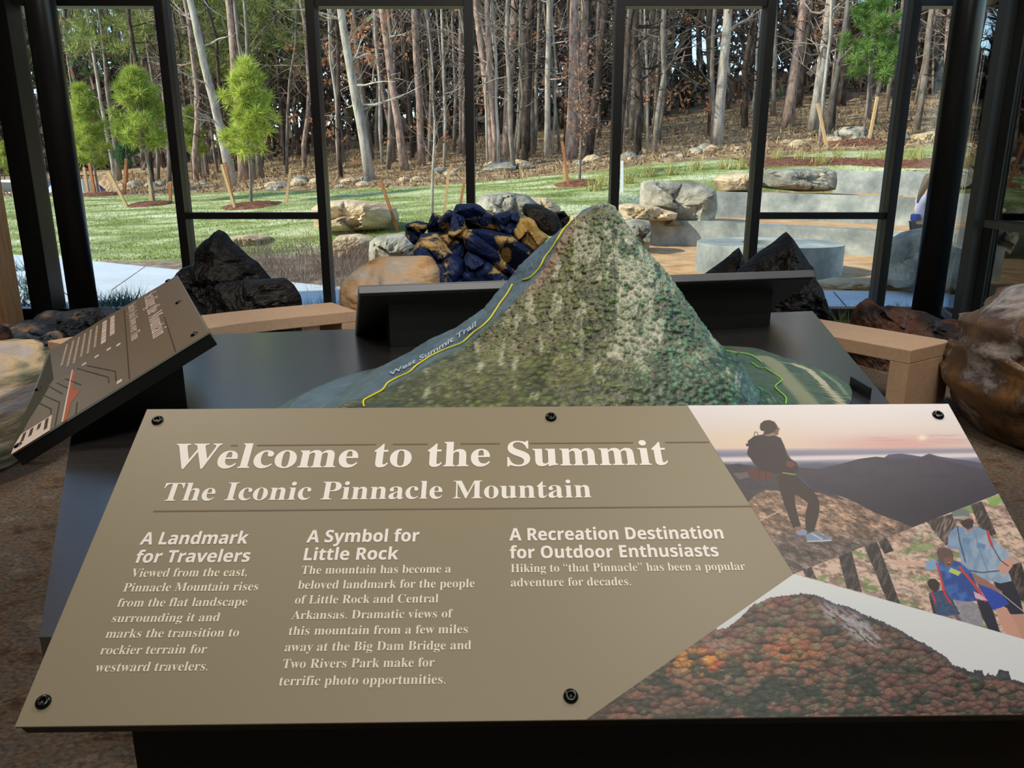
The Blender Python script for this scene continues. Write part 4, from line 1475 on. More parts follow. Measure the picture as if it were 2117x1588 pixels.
M['rock_layered'] = noise_mat('banded_rock', [(96, 98, 84), (150, 144, 116), (206, 178, 140), (176, 168, 170), (190, 168, 92)], 1.5, detail=9, rough=0.5, spec=0.4, bump=0.7, bscale=6, stops=[.33, .42, .50, .57, .64], stretch=(.8, 1, 4.2), dist=.8)
M['rock_brown'] = noise_mat('brown_glossy_rock', [(40, 30, 20), (112, 80, 46), (74, 60, 50), (156, 150, 148), (66, 54, 46)], 2.6, detail=10, rough=0.34, spec=0.6, bump=0.9, bscale=7, stops=[.34, .43, .52, .60, .68], dist=.6)
M['rock_rust'] = noise_mat('rust_black_rock', [(22, 20, 24), (52, 38, 32), (98, 62, 42), (34, 32, 42)], 4, detail=12, rough=0.6, spec=0.3, bump=1.0, bscale=12, stops=[.34, .46, .55, .64], stretch=(1, 1, 1.6))
M['rock_slate'] = noise_mat('dark_slate_rock', [(20, 23, 28), (40, 46, 54), (66, 72, 80), (150, 118, 84)], 4.5, detail=12, rough=0.55, spec=0.4, bump=1.0, bscale=14, stops=[.34, .46, .56, .68])
M['rock_grey'] = noise_mat('lichen_boulder', [(88, 84, 74), (132, 126, 112), (168, 160, 142), (190, 184, 166)], 1.8, detail=11, rough=0.9, spec=0.2, bump=0.8, bscale=8, stops=[.28, .44, .58, .74], fine=.12)
M['rock_pale'] = noise_mat('pale_tan_boulder', [(136, 116, 90), (184, 160, 126), (206, 186, 154)], 1.8, detail=11, rough=0.9, spec=0.2, bump=0.6, bscale=8, stops=[.28, .48, .7], stretch=(1, 1, 2), fine=.1)


def c3(*pts):   # centre crop -> photo
    return [(830 + x / 5.2925, 410 + y / 5.2925) for x, y in pts]


pile = empty('rock_outcrop', (0, 0, 0), 'blue-black fractured rock pile with ochre patches behind the far sign', 'rock')
blocks = [([(50, 280), (170, 245), (290, 270), (300, 310), (190, 470), (160, 510), (50, 420), (42, 360)], 6.45, .20, 'rock_navy'),
          ([(290, 300), (340, 155), (420, 190), (440, 230), (420, 340), (300, 380)], 6.6, .16, 'rock_navy'),
          ([(400, 240), (510, 122), (600, 150), (690, 200), (725, 320), (780, 450), (650, 440), (420, 370)], 6.4, .24, 'rock_navy'),
          ([(560, 150), (600, 62), (800, 52), (860, 78), (930, 138), (1020, 180), (1080, 350), (900, 320), (690, 230)], 6.55, .22, 'rock_navy'),
          ([(990, 180), (1180, 130), (1260, 138), (1295, 200), (1310, 340), (1200, 410), (1050, 350)], 6.45, .20, 'rock_navy'),
          ([(1170, 240), (1390, 205), (1455, 240), (1505, 340), (1615, 420), (1560, 490), (1460, 590), (1330, 520), (1230, 420)], 6.35, .20, 'rock_gold'),
          ([(1315, 110), (1350, 58), (1500, 62), (1700, 168), (1760, 290), (1710, 390), (1620, 420), (1520, 350), (1440, 250), (1330, 175)], 6.6, .22, 'rock_black'),
          ([(1680, 150), (1780, 136), (1845, 220), (1770, 330), (1700, 300)], 6.8, .14, 'rock_black'),
          ([(740, 340), (900, 330), (1210, 400), (1460, 590), (1410, 710), (1260, 870), (1090, 810), (930, 650), (690, 550), (670, 400)], 6.25, .26, 'rock_navy'),
          ([(210, 390), (400, 365), (510, 540), (690, 690), (700, 810), (600, 960), (420, 960), (370, 700), (320, 620), (120, 610), (160, 500)], 6.2, .24, 'rock_navy'),
          ([(390, 365), (540, 375), (730, 540), (690, 670), (560, 640), (460, 500)], 6.35, .14, 'rock_navy'),
          ([(680, 650), (740, 560), (830, 600), (950, 680), (860, 800), (700, 820)], 6.18, .18, 'rock_navy'),
          ([(660, 800), (950, 680), (1090, 800), (1200, 900), (1260, 1300), (640, 1300)], 6.12, .22, 'rock_navy'),
          ([(100, 600), (400, 690), (700, 820), (900, 1100), (900, 1500), (100, 1500)], 6.3, .3, 'rock_navy'),
          ([(320, 330), (440, 260), (600, 190), (1000, 220), (1300, 240), (1480, 420), (1500, 700), (1400, 1500), (300, 1500)], 6.85, .12, 'rock_navy'),
          ([(1090, 790), (1260, 850), (1470, 580), (1500, 640), (1500, 1500), (1050, 1500)], 6.35, .3, 'rock_navy')]
for i, (pts, Y, tk, mt) in enumerate(blocks):
    star_rock('boulder', c3(*pts), Y + 0.75, tk, mt, pile, seed=i, facets=4, amp=.34, rough_amp=.010, nth=64, nr=12, power=8, crack=.05)


def c4(*pts):
    return [(x / 3.0243, 450 + y / 3.0248) for x, y in pts]


def c6(*pts):
    return [(1350 + x / 2.7601, 430 + y / 2.7600) for x, y in pts]


def c5(*pts):
    return [(650 + x / 3.0243, 380 + y / 3.0248) for x, y in pts]


def thing_rock(pts, Y, tk, mat, label, cat='rock', name='boulder', group=None, **k):
    o = star_rock(name, pts, Y, tk, mat, None, **k)
    if Y < 8:
        zs_ = np.array([v.co.z for v in o.data.vertices])
        if zs_.min() > -.01:
            for v in o.data.vertices:
                v.co.z = zs_.max() + (v.co.z - zs_.max()) * (zs_.max() + .02) / (zs_.max() - zs_.min())
    tag(o, label, cat, group)
    return o


thing_rock(c4((1060, 420), (1100, 350), (1140, 312), (1215, 288), (1240, 245), (1232, 185), (1280, 140), (1322, 118), (1340, 85), (1380, 70), (1412, 95), (1445, 148), (1480, 172), (1540, 232), (1605, 275), (1665, 345), (1710, 400), (1720, 620), (1700, 900), (1060, 900), (1040, 600)), 7.25, .32, 'rock_black',
           'tall black craggy rock rising above the tan bench beside the tilted panel', seed=31, facets=16, amp=.26, rough_amp=.06, power=3)
thing_rock(c4((1330, 520), (1350, 410), (1450, 395), (1600, 385), (1780, 375), (1835, 412), (1882, 482), (1890, 540), (1880, 800), (1330, 800)), 6.62, .24, 'rock_black',
           'low rounded black rock leaning against the tall craggy one', seed=32, facets=14, amp=.16, rough_amp=.05)
thing_rock(c5((160, 610), (190, 580), (240, 535), (330, 485), (400, 455), (560, 452), (700, 448), (735, 455), (760, 490), (782, 525), (785, 610), (740, 780), (700, 1000), (280, 1000), (200, 860), (165, 760), (150, 690)), 6.42, .30, 'rock_tan',
           'smooth warm tan rock standing between the bench and the far sign', seed=33, facets=12, amp=.14, smooth=True)
thing_rock(c6((470, 380), (500, 330), (560, 285), (620, 235), (690, 192), (740, 150), (765, 133), (790, 165), (825, 215), (878, 292), (905, 320), (912, 380), (948, 420), (965, 460), (975, 505), (1002, 560), (1022, 632), (1010, 760), (700, 800), (460, 760)), 6.5, .32, 'rock_black',
           'tall jagged black rock with a pointed top beyond the far sign', seed=34, facets=18, amp=.26, rough_amp=.06, power=3)
thing_rock(c6((200, 420), (290, 362), (400, 292), (450, 255), (490, 224), (512, 262), (528, 300), (600, 420), (600, 700), (200, 700)), 7.1, .20, 'rock_black',
           'small black rock wedge beside the tall pointed black rock', seed=35, facets=10, amp=.2)
thing_rock(c6((1150, 600), (1175, 545), (1205, 530), (1232, 512), (1262, 540), (1292, 566), (1340, 556), (1400, 562), (1470, 580), (1550, 592), (1610, 620), (1655, 642), (1725, 632), (1765, 660), (1810, 700), (1850, 742), (1840, 830), (1830, 900), (1800, 990), (1720, 1200), (1500, 1300), (1180, 1300), (1120, 800)), 6.1, .36, 'rock_rust',
           'long rust and black rock lying behind the arched tan bench', seed=36, facets=22, amp=.22, nth=140, nr=26, rough_amp=.12, crack=.2)
thing_rock(c6((1752, 1010), (1800, 960), (1830, 870), (1812, 800), (1850, 745), (1862, 665), (1900, 620), (1955, 575), (2010, 535), (2075, 480), (2150, 440), (2500, 400), (2700, 800), (2600, 1300), (2300, 1540), (2100, 1500), (1960, 1400), (1855, 1235), (1790, 1110)), 4.25, .52, 'rock_brown',
           'large glossy brown boulder beside the grey corner post', seed=37, facets=13, amp=.36, rough_amp=.16, power=3.2, crack=.30, nth=120, nr=22, smooth=True)
thing_rock(c4((-500, 900), (-200, 780), (0, 790), (60, 822), (100, 850), (145, 872), (190, 905), (236, 935), (222, 1000), (216, 1100), (205, 1170), (160, 1290), (120, 1370), (60, 1432), (0, 1450), (-300, 1460), (-500, 1300)), 3.75, .42, 'rock_layered',
           'pale banded rock of cream and green layers behind the tilted brown panel', seed=38, facets=10, amp=.16, rough_amp=.03, strata=.22, srate=5.0, crack=.1, nth=120, nr=22, smooth=True)
sl_pts = [([(210, 640), (230, 610), (290, 580), (400, 588), (480, 570), (560, 562), (640, 560), (700, 572), (735, 600), (800, 700), (700, 900), (400, 900), (240, 800)], 6.3, .26, 'dark slate rock lying against the round column and the timber post'),
          ([(-120, 700), (0, 662), (50, 672), (110, 655), (160, 640), (230, 642), (310, 660), (345, 700), (385, 740), (340, 850), (240, 960), (0, 960), (-120, 900)], 5.62, .28, 'dark slate rock directly under the timber post'),
          ([(170, 830), (230, 760), (300, 715), (370, 705), (390, 760), (420, 860), (330, 1300), (200, 1300)], 5.2, .12, 'small dark slate rock at the end of the long tan bench')]
for i, (pts, Y, tk, lb) in enumerate(sl_pts):
    thing_rock(c4(*pts), Y, tk, 'rock_slate', lb, seed=50 + i, facets=18, amp=.3, rough_amp=.08, nth=120, nr=20)
thing_rock(c4((-200, 700), (-60, 650), (20, 660), (34, 700), (20, 760), (-100, 800)), 5.0, .18, 'rock_rust', 'small brown rock at the frame edge beside the slate rocks', seed=60)


# ================================================================== BENCHES
def bench(back, wid, label, legs):
    """arched tan bench: back = plan points of its outer top edge"""
    back = [np.array(p, float) for p in back]
    B = []
    # subdivide the curve
    pts = []
    for i in range(len(back) - 1):
        p0 = back[max(i - 1, 0)]
        p1, p2 = back[i], back[i + 1]
        p3 = back[min(i + 2, len(back) - 1)]
        for t in np.linspace(0, 1, 7)[:-1]:
            pts.append(.5 * ((2 * p1) + (-p0 + p2) * t + (2 * p0 - 5 * p1 + 4 * p2 - p3) * t * t + (-p0 + 3 * p1 - 3 * p2 + p3) * t ** 3))
    pts.append(back[-1])
    inn = []
    for i, p in enumerate(pts):
        d = pts[min(i + 1, len(pts) - 1)] - pts[max(i - 1, 0)]
        d /= np.linalg.norm(d)
        n = np.array([-d[1], d[0]])
        if np.dot(n, np.array([0, 2.0]) - p) < 0:
            n = -n
        inn.append(p + n * wid)
    e = empty('arched_bench', (0, 0, 0), label, 'bench', 'tan benches round the table')
    H, T, LT = 0.45, 0.085, 0.12

    def piece(name, a, b, z0, z1):
        poly = [pts[k] for k in range(a, b + 1)] + [inn[k] for k in range(b, a - 1, -1)]
        return MB().prism(poly, z0, z1).build(name, 'bench', e, bevel=0.005)
    n = len(pts)
    piece('seat', 0, n - 1, H - T, H)

    def leg(i, j, f):
        a, b = pts[i], inn[i]
        c_, d_ = pts[i] + (pts[j] - pts[i]) * f, inn[i] + (inn[j] - inn[i]) * f
        MB().prism([a, c_, d_, b], 0, H - T - .001).build('leg', 'bench', e, bevel=0.003)
    Ls = np.linalg.norm(pts[1] - pts[0])
    leg(0, 1, LT / Ls)
    Ls = np.linalg.norm(pts[-1] - pts[-2])
    leg(n - 1, n - 2, LT / Ls)
    return e


bench([at_z(1971, 705, .45)[:2], at_z(1692, 659, .45)[:2], (2.08, 5.84)], .50, 'arched tan bench in front of the rust and black rock', 2)
bench([at_z(97, 705, .45)[:2], at_z(413, 652, .45)[:2], at_z(686, 625, .45)[:2]], .52, 'long curved tan bench below the black craggy rock', 2)


# ================================================================== OUTDOORS : ground
cp = [(-300, 620, 9.5), (300, 600, 10), (300, 548, 13.2), (300, 520, 14.6), (300, 470, 18), (300, 430, 22), (300, 402, 28), (300, 372, 40), (300, 345, 62), (-100, 520, 15), (-100, 430, 23), (-100, 400, 30), (-100, 370, 45), (-400, 400, 32),
      (850, 600, 10.2), (850, 540, 12.6), (850, 480, 14.8), (850, 420, 19), (850, 386, 24), (850, 350, 30), (850, 300, 42), (850, 272, 62),
      (1150, 470, 15.2), (1150, 415, 18), (1150, 385, 21), (1150, 350, 26.5), (1150, 300, 36), (1150, 262, 52),
      (1650, 340, 22), (1650, 300, 27), (1650, 250, 36), (1650, 190, 50), (1650, 150, 70), (1400, 330, 24), (1400, 300, 30), (1400, 240, 45), (2050, 338, 20.5), (2050, 290, 25), (2050, 230, 36), (2050, 150, 60), (2500, 300, 22), (2500, 200, 45)]
ctrl = np.array([at_d(*t) for t in cp])
ctrl = np.concatenate([ctrl, [[x, 8.3, 0.0] for x in (-9, -5, 0, 4)], [[-9, 11, 0.0], [-3, 9.5, 0.0], [1, 10.5, 0.0]]])


def tps_fit(P, z, lam=.6):
    n = len(P)
    d = np.linalg.norm(P[:, None] - P[None], axis=2)
    K = np.where(d > 0, d * d * np.log(d + 1e-9), 0) + lam * np.eye(n)
    A = np.zeros((n + 3, n + 3))
    A[:n, :n] = K
    A[:n, n] = 1
    A[:n, n + 1:] = P
    A[n, :n] = 1
    A[n + 1:, :n] = P.T
    w = np.linalg.solve(A, np.concatenate([z, [0, 0, 0]]))
    return w


_tw = tps_fit(ctrl[:, :2], ctrl[:, 2])
PLAZA = [(0.9, 8.2), (1.0, 11.0), (1.6, 14.0), (2.3, 16.6), (3.2, 18.2), (5.2, 20.2), (8.6, 21.0), (12, 19.2), (30, 18), (30, 8.2)]


def poly_dist(x, y, poly):
    """distance outside a polygon (0 inside)"""
    best = np.full(x.shape, 1e9)
    for (ax, ay), (bx, by) in zip(poly, poly[1:] + poly[:1]):
        dx, dy = bx - ax, by - ay
        t = np.clip(((x - ax) * dx + (y - ay) * dy) / (dx * dx + dy * dy), 0, 1)
        best = np.minimum(best, np.hypot(x - ax - t * dx, y - ay - t * dy))
    return np.where(inside(x, y, poly), 0, best)


def ground_raw(x, y):
    x, y = np.asarray(x, float), np.asarray(y, float)
    sh = x.shape
    xf, yf = x.ravel(), y.ravel()
    d = np.hypot(xf[:, None] - ctrl[:, 0], yf[:, None] - ctrl[:, 1])
    K = np.where(d > 0, d * d * np.log(d + 1e-9), 0)
    z = K @ _tw[:-3] + _tw[-3] + _tw[-2] * xf + _tw[-1] * yf
    return z.reshape(sh)


_swf = [at_z(px, py, .02)[:2] for px, py in ((-400, 505), (0, 524), (195, 540), (380, 559), (540, 577), (690, 592), (1060, 603), (1700, 601), (2117, 606), (2700, 606))]
SWX, SWY = np.array([p[0] for p in _swf]), np.array([p[1] for p in _swf])


def ground(x, y):
    x, y = np.asarray(x, float), np.asarray(y, float)
    z = ground_raw(x, y)
    z = z + .05 * (fbm(x * .8, y * .8, 2) - .5) * sstep(10, 14, y)
    d = poly_dist(x.ravel(), y.ravel(), PLAZA).reshape(x.shape)
    z = np.where(d <= 0, -.06, z * sstep(-.2, 1.0, d) + (-.06) * (1 - sstep(-.2, 1.0, d)))
    park = sstep(-.49, -.53, x / np.maximum(y, 1)) * sstep(31.0, 33.0, y) * sstep(59, 56, y)
    z = z * (1 - park) - .5 * park
    # the sidewalk strip beside the building is level
    z = np.where(y < np.interp(x, SWX, SWY) + .05, np.minimum(z, -.02), z)
    return np.where(y < 9.3, np.minimum(z, 0.0), z)


xs = np.concatenate([np.linspace(-60, -14, 40)[:-1], np.linspace(-14, 16, 220)[:-1], np.linspace(16, 60, 40)])
ys = np.concatenate([np.linspace(8.28, 30, 190)[:-1], np.linspace(30, 95, 110)])
GX, GY = np.meshgrid(xs, ys)
GZ = ground(GX, GY)
YE = np.interp(GX, [-40, -13.4, -3.1, 1.4, 5.5, 10, 16, 40], [31, 28.5, 24.6, 25.0, 24.0, 25.4, 25.5, 25]) + 1.6 * (fbm(GX * .5, GY * .5, 9) - .5)
YN = np.interp(GX, [-40, -9, -5, -3.6, -1.6, 0.6, 2.0, 40], [14.4, 14.0, 13.4, 13.4, 13.6, 13.4, 14.8, 20.6]) + .7 * (fbm(GX * 1.2, GY * 1.2, 19) - .5)
lawn = sstep(YE + .35, YE - .35, GY) * sstep(YN - .2, YN + .2, GY)
bed = sstep(YN + .2, YN - .2, GY)
mul = np.zeros(GX.shape)
for (px_m, py_m, r_m) in ((316, 424, 1.0), (520, 427, .95), (1200, 380, .8), (1790, 300, 1.2), (195, 406, 1.1), (1300, 395, .9)):
    pass
me = mesh('hillside', np.stack([GX, GY, GZ], -1).reshape(-1, 3),
          (lambda i: np.stack([i[:-1, :-1], i[:-1, 1:], i[1:, 1:], i[1:, :-1]], -1).reshape(-1, 4))(np.arange(GX.size).reshape(GX.shape)), True,
          np.stack([lawn, bed, mul], -1).reshape(-1, 3))


def ground_material():
    m, nt, b = base_mat('hillside_ground', 0.95, 0.15)
    N, L = nt.nodes, nt.links
    tc = N.new('ShaderNodeTexCoord')
    a = N.new('ShaderNodeVertexColor')
    a.layer_name = 'Col'
    sp = N.new('ShaderNodeSeparateColor')
    L.new(a.outputs[0], sp.inputs[0])

    def layer(cols, stops, scale, stretch, dist=0.3, detail=12):
        mp = N.new('ShaderNodeMapping')
        mp.inputs['Scale'].default_value = stretch
        L.new(tc.outputs['Object'], mp.inputs[0])
        t = N.new('ShaderNodeTexNoise')
        t.inputs['Scale'].default_value = scale
        t.inputs['Detail'].default_value = detail
        t.inputs['Roughness'].default_value = .68
        t.inputs['Distortion'].default_value = dist
        L.new(mp.outputs[0], t.inputs['Vector'])
        r = N.new('ShaderNodeValToRGB')
        el = r.color_ramp.elements
        while len(el) < len(cols):
            el.new(.5)
        for i_, (c_, s_) in enumerate(zip(cols, stops)):
            el[i_].position = s_
            el[i_].color = rgba(c_)
        L.new(t.outputs[0], r.inputs[0])
        return r.outputs[0]
    forest = layer([(82, 62, 46), (132, 106, 80), (172, 146, 112), (204, 182, 144)], [.32, .46, .58, .72], 1.3, (1, 1, 1))
    grass = layer([(96, 104, 54), (128, 138, 76), (166, 170, 116), (206, 206, 172)], [.34, .46, .54, .66], .8, (.55, 1.2, 1), .6)
    bedc = layer([(84, 70, 58), (126, 108, 92), (164, 148, 128)], [.34, .5, .66], 2.2, (1, 1, 1))

    def mix(x, y, f):
        mx = N.new('ShaderNodeMix')
        mx.data_type = 'RGBA'
        L.new(f, mx.inputs['Factor'])
        L.new(x, mx.inputs[6])
        L.new(y, mx.inputs[7])
        return mx.outputs[2]
    L.new(mix(mix(forest, grass, sp.outputs[0]), bedc, sp.outputs[1]), b.inputs['Base Color'])
    t2 = N.new('ShaderNodeTexNoise')
    t2.inputs['Scale'].default_value = 9
    t2.inputs['Detail'].default_value = 10
    L.new(tc.outputs['Object'], t2.inputs['Vector'])
    bp = N.new('ShaderNodeBump')
    bp.inputs['Strength'].default_value = .7
    bp.inputs['Distance'].default_value = .06
    L.new(t2.outputs[0], bp.inputs['Height'])
    L.new(bp.outputs[0], b.inputs['Normal'])
    return m


tag(link('ground', me, ground_material()), kind='structure')


def gz(x, y):
    return float(ground(np.array([x]), np.array([y]))[0])


_dd = np.concatenate([np.linspace(8.6, 40, 420), np.linspace(40, 95, 200)[1:]])


def land(px, py):
    """where the sight line through a photo position meets the hillside"""
    r = ray(px, py)
    P = _C[None] + r[None] * _dd[:, None]
    g_ = ground(P[:, 0], P[:, 1])
    k = np.argmax(P[:, 2] < g_)
    if k == 0:
        k = len(_dd) - 1
    return P[k, 0], P[k, 1], g_[k], _dd[k]


# sidewalk
far = [at_z(px, py, .02)[:2] for px, py in ((-400, 505), (0, 524), (195, 540), (380, 559), (540, 577), (690, 592), (1060, 603), (1700, 601), (2117, 606), (2700, 606))]
far = [tuple(p) for p in far]
near = [(12, 8.75), (4, 8.8), (-3, 8.75), (-5.2, 8.8), (-8.5, 9.0), (-12, 9.4)]
sw = MB().prism(far + near, -0.05, 0.02).build('sidewalk', 'sidewalk')
tag(sw, kind='structure')
for px, py, px2, py2 in ((1723, 603, 1755, 640), (300, 551, 230, 600), (1380, 602, 1378, 650)):
    a, b = at_z(px, py, .021), at_z(px2, py2, .021)
    mb = MB()
    d = b - a
    d /= np.linalg.norm(d)
    n_ = np.array([-d[1], d[0], 0]) * .008
    mb.hull([a - n_, b - n_, b + n_, a + n_], [p - (0, 0, .01) for p in (a - n_, b - n_, b + n_, a + n_)])
    mb.build('joint', 'mulch', sw)

# plaza and terraces
pz = [(0.9, 9.9), (1.0, 11.0), (1.6, 14.0), (2.3, 16.6), (3.2, 18.2), (5.2, 20.2), (8.6, 21.0), (12, 19.6), (30, 18), (30, 9.9)]
tag(MB().prism(pz, -0.3, 0.0).build('plaza_ground', 'sand'), kind='structure')


def curve_pts(pts, k=8):
    out = []
    pts = [np.array(p, float) for p in pts]
    for i in range(len(pts) - 1):
        p0, p1, p2, p3 = pts[max(i - 1, 0)], pts[i], pts[i + 1], pts[min(i + 2, len(pts) - 1)]
        for t in np.linspace(0, 1, k + 1)[:-1]:
            out.append(.5 * ((2 * p1) + (-p0 + p2) * t + (2 * p0 - 5 * p1 + 4 * p2 - p3) * t * t + (-p0 + 3 * p1 - 3 * p2 + p3) * t ** 3))
    return out + [pts[-1]]


def seat_wall(tops, h, label, thick=.42, sandw=3.0, joints=()):
    q = curve_pts([at_d(*t) for t in tops])
    n = len(q)
    nrm = []
    for i in range(n):
        d = q[min(i + 1, n - 1)] - q[max(i - 1, 0)]
        d[2] = 0
        d /= np.linalg.norm(d)
        nrm.append(np.array([-d[1], d[0], 0]))
    e = empty('terrace_wall', (0, 0, 0), label, 'wall', 'curved concrete seat walls of the terrace')
    segs = [0] + [int(j * n) for j in joints] + [n - 1]
    for a, b in zip(segs[:-1], segs[1:]):
        mb = MB()
        V, F = [], []
        for i in range(a, b + 1):
            s_ = .006 if i == a and a else 0
            p = q[i] + (q[min(i + 1, n - 1)] - q[i]) * s_
            V += [p - (0, 0, h), p, p + nrm[i] * thick, p + nrm[i] * thick - (0, 0, h)]
        m_ = b - a + 1
        for i in range(m_ - 1):
            for j in range(4):
                F.append((i * 4 + j, i * 4 + (j + 1) % 4, (i + 1) * 4 + (j + 1) % 4, (i + 1) * 4 + j))
        F += [(0, 1, 2, 3), tuple((m_ - 1) * 4 + j for j in (3, 2, 1, 0))]
        mb.add(V, F)
        mb.build('wall_section', 'concrete', e)
    # fill behind
    V, F = [], []
    for i in range(n):
        V += [q[i] + nrm[i] * (thick - .02) - (0, 0, .03), q[i] + nrm[i] * sandw - (0, 0, .03)]
    for i in range(n - 1):
        F.append((2 * i, 2 * i + 2, 2 * i + 3, 2 * i + 1))
    if sandw:
        tag(link('terrace_ground', mesh('terrace_ground', V, F), 'sand'), kind='structure')
    return q, nrm


seat_wall([(1338, 455, 17.0), (1450, 457, 16.6), (1556, 463, 16.0), (1794, 476, 14.8), (1905, 483, 14.3), (2060, 494, 13.8), (2300, 512, 13.2)], .62, 'lowest curved concrete seat wall behind the ring bench', sandw=3.3)
seat_wall([(1476, 396, 18.6), (1600, 399, 18.2), (1806, 406, 17.0), (1905, 409, 16.6), (2117, 415, 16.0), (2350, 424, 15.2)], .62, 'middle curved concrete seat wall below the big flat block', sandw=3.7)
seat_wall([(1726, 352, 20.4), (1905, 354, 19.4), (2117, 358, 18.6), (2350, 362, 17.6)], .62, 'topmost concrete seat wall under the mulch bank', sandw=0)
# ring bench / fire pit
rc_ = at_z(1590, 501, .46)
e = empty('ring_bench', (rc_[0], rc_[1], 0), 'round pale concrete ring with an open centre on the sandy plaza', 'fire pit')
mb = MB()
K = 64
V, F = [], []
for j in range(K):
    t = 2 * math.pi * j / K
    for r_, z_ in ((1.12, 0), (1.12, .46), (.42, .46), (.42, .1)):
        V.append((r_ * math.cos(t), r_ * math.sin(t), z_))
for j in range(K):
    j2 = (j + 1) % K
    for k in range(3):
        F.append((j * 4 + k, j2 * 4 + k, j2 * 4 + k + 1, j * 4 + k + 1))
mb.add(V, F)
mb.build('ring', 'concrete', e)
MB().tube([(0, 0, .05), (0, 0, .14)], .44, 32).build('gravel_bed', 'mulch', e)

# ---------------------------------------------------------- boulders outdoors
out_rocks = [
    ([(1325, 376), (1345, 373), (1400, 375), (1450, 378), (1478, 392), (1482, 430), (1470, 470), (1330, 470), (1322, 420)], 17.6, .6, 'rock_grey', 'lichen-spotted square boulder at the end of the middle concrete wall'),
    ([(1475, 372), (1490, 362), (1530, 356), (1563, 360), (1568, 384), (1550, 398), (1490, 396)], 19.6, .5, 'rock_pale', 'small pale boulder tucked beside the big flat stone block'),
    ([(1568, 352), (1620, 349), (1700, 347), (1722, 352), (1726, 372), (1722, 395), (1650, 396), (1570, 388), (1564, 370)], 19.9, .7, 'rock_grey', 'long flat stone block at the end of the topmost wall'),
    ([(1562, 332), (1570, 336), (1582, 350), (1578, 362), (1564, 356)], 20.6, .2, 'rock_pale', 'thin upright white stone beside the long flat stone block'),
    ([(1285, 458), (1310, 452), (1342, 456), (1344, 490), (1338, 520), (1290, 515), (1280, 480)], 15.9, .5, 'rock_grey', 'grey boulder at the end of the lowest concrete wall'),
    ([(1265, 425), (1300, 420), (1360, 426), (1400, 440), (1395, 455), (1280, 458)], 17.2, .5, 'rock_pale', 'low pale slab stone between the seat walls and the summit'),
    ([(1832, 575), (1834, 520), (1850, 492), (1880, 478), (1920, 470), (1960, 480), (1970, 540), (1960, 600), (1850, 596)], 9.95, .45, 'rock_grey', 'big grey boulder in front of the woman beside the round column'),
    ([(1690, 583), (1730, 575), (1790, 578), (1860, 580), (1880, 596), (1800, 606), (1700, 600)], 10.6, .3, 'rock_pale', 'low flat pale stone beside the sidewalk under the ring'),
    ([(644, 430), (668, 416), (720, 412), (790, 418), (820, 430), (826, 455), (800, 474), (700, 478), (650, 470)], 15.6, .6, 'rock_pale', 'long tan boulder lying on the lawn beside the leaning stake'),
    ([(690, 500), (700, 486), (740, 483), (775, 492), (770, 530), (700, 535), (688, 520)], 13.4, .5, 'rock_pale', 'pale boulder half hidden behind the second window post'),
    ([(764, 500), (780, 488), (840, 480), (880, 494), (890, 540), (860, 580), (770, 560), (762, 530)], 12.4, .45, 'rock_grey', 'grey square boulder behind the smooth tan rock'),
    ([(980, 420), (1000, 402), (1050, 397), (1090, 403), (1110, 420), (1115, 450), (1040, 470), (985, 450)], 15.4, .5, 'rock_grey', 'grey boulder outside just above the blue-black rock pile'),
    ([(1085, 410), (1130, 408), (1160, 430), (1150, 460), (1090, 460)], 15.9, .4, 'rock_pale', 'pale low boulder beside the grey one above the rock pile'),
    ([(1168, 450), (1210, 436), (1230, 450), (1225, 480), (1170, 480)], 15.9, .3, 'rock_pale', 'small pale boulder behind the slope of the summit'),
    ([(1728, 272), (1742, 262), (1775, 261), (1800, 268), (1805, 282), (1770, 288), (1745, 284), (1730, 280)], 24.0, .6, 'rock_grey', 'pale grey fieldstone at the foot of the staked pine on the bank'),
    ([(1890, 278), (1925, 271), (1926, 282), (1900, 286), (1888, 284)], 24.0, .4, 'rock_pale', 'flat tan stone on the bank between frame post and column'),
    ([(470, 492), (520, 484), (560, 490), (540, 505), (480, 506)], 15.2, .4, 'rock_pale', 'flat tan stone on the lawn above the black craggy rock'),
]
for i, (pts, Y, tk, mt, lb) in enumerate(out_rocks):
    if 'fieldstone' in lb or 'flat tan stone' in lb:
        yb_ = max(p[1] for p in pts)
        Y = land(pts[0][0] + 20, yb_ + 2)[1] + tk * .4
        pts = [(a, b + (10 if b > yb_ - 8 else 0)) for a, b in pts]
    thing_rock(pts, Y, tk, mt, lb, seed=80 + i, facets=9, amp=.30, nth=72, nr=12, power=5, crack=.12, rough_amp=.05)
# low stones lining the edge of the wood
base_rocks = []
for k in range(5):
    o = star_rock('edge_stone', [(1000, 800), (1030, 770), (1080, 760), (1120, 780), (1130, 810), (1090, 830), (1030, 828)], 5.0, .12, 'rock_pale' if k % 2 else 'rock_grey', seed=200 + k, facets=8, amp=.2, nth=20, nr=4)
    vs = np.array([v.co[:] for v in o.data.vertices])
    ctr = vs.mean(0)
    for v in o.data.vertices:
        v.co = Vector(np.array(v.co) - ctr)
    base_rocks.append(o)
line = [(640, 382), (700, 384), (760, 382), (820, 376), (900, 366), (960, 358), (985, 352), (1010, 350), (1040, 348), (1075, 346), (1110, 350), (1140, 343), (1165, 340), (1240, 336), (1290, 328), (1340, 330), (1420, 322), (1480, 312), (1530, 308), (1600, 306), (1640, 300), (1700, 296), (1740, 292), (1850, 290), (1900, 288), (2080, 290),
        (400, 384), (440, 386), (480, 392), (540, 392), (580, 386), (620, 380), (250, 384), (290, 386), (330, 388), (200, 388)]


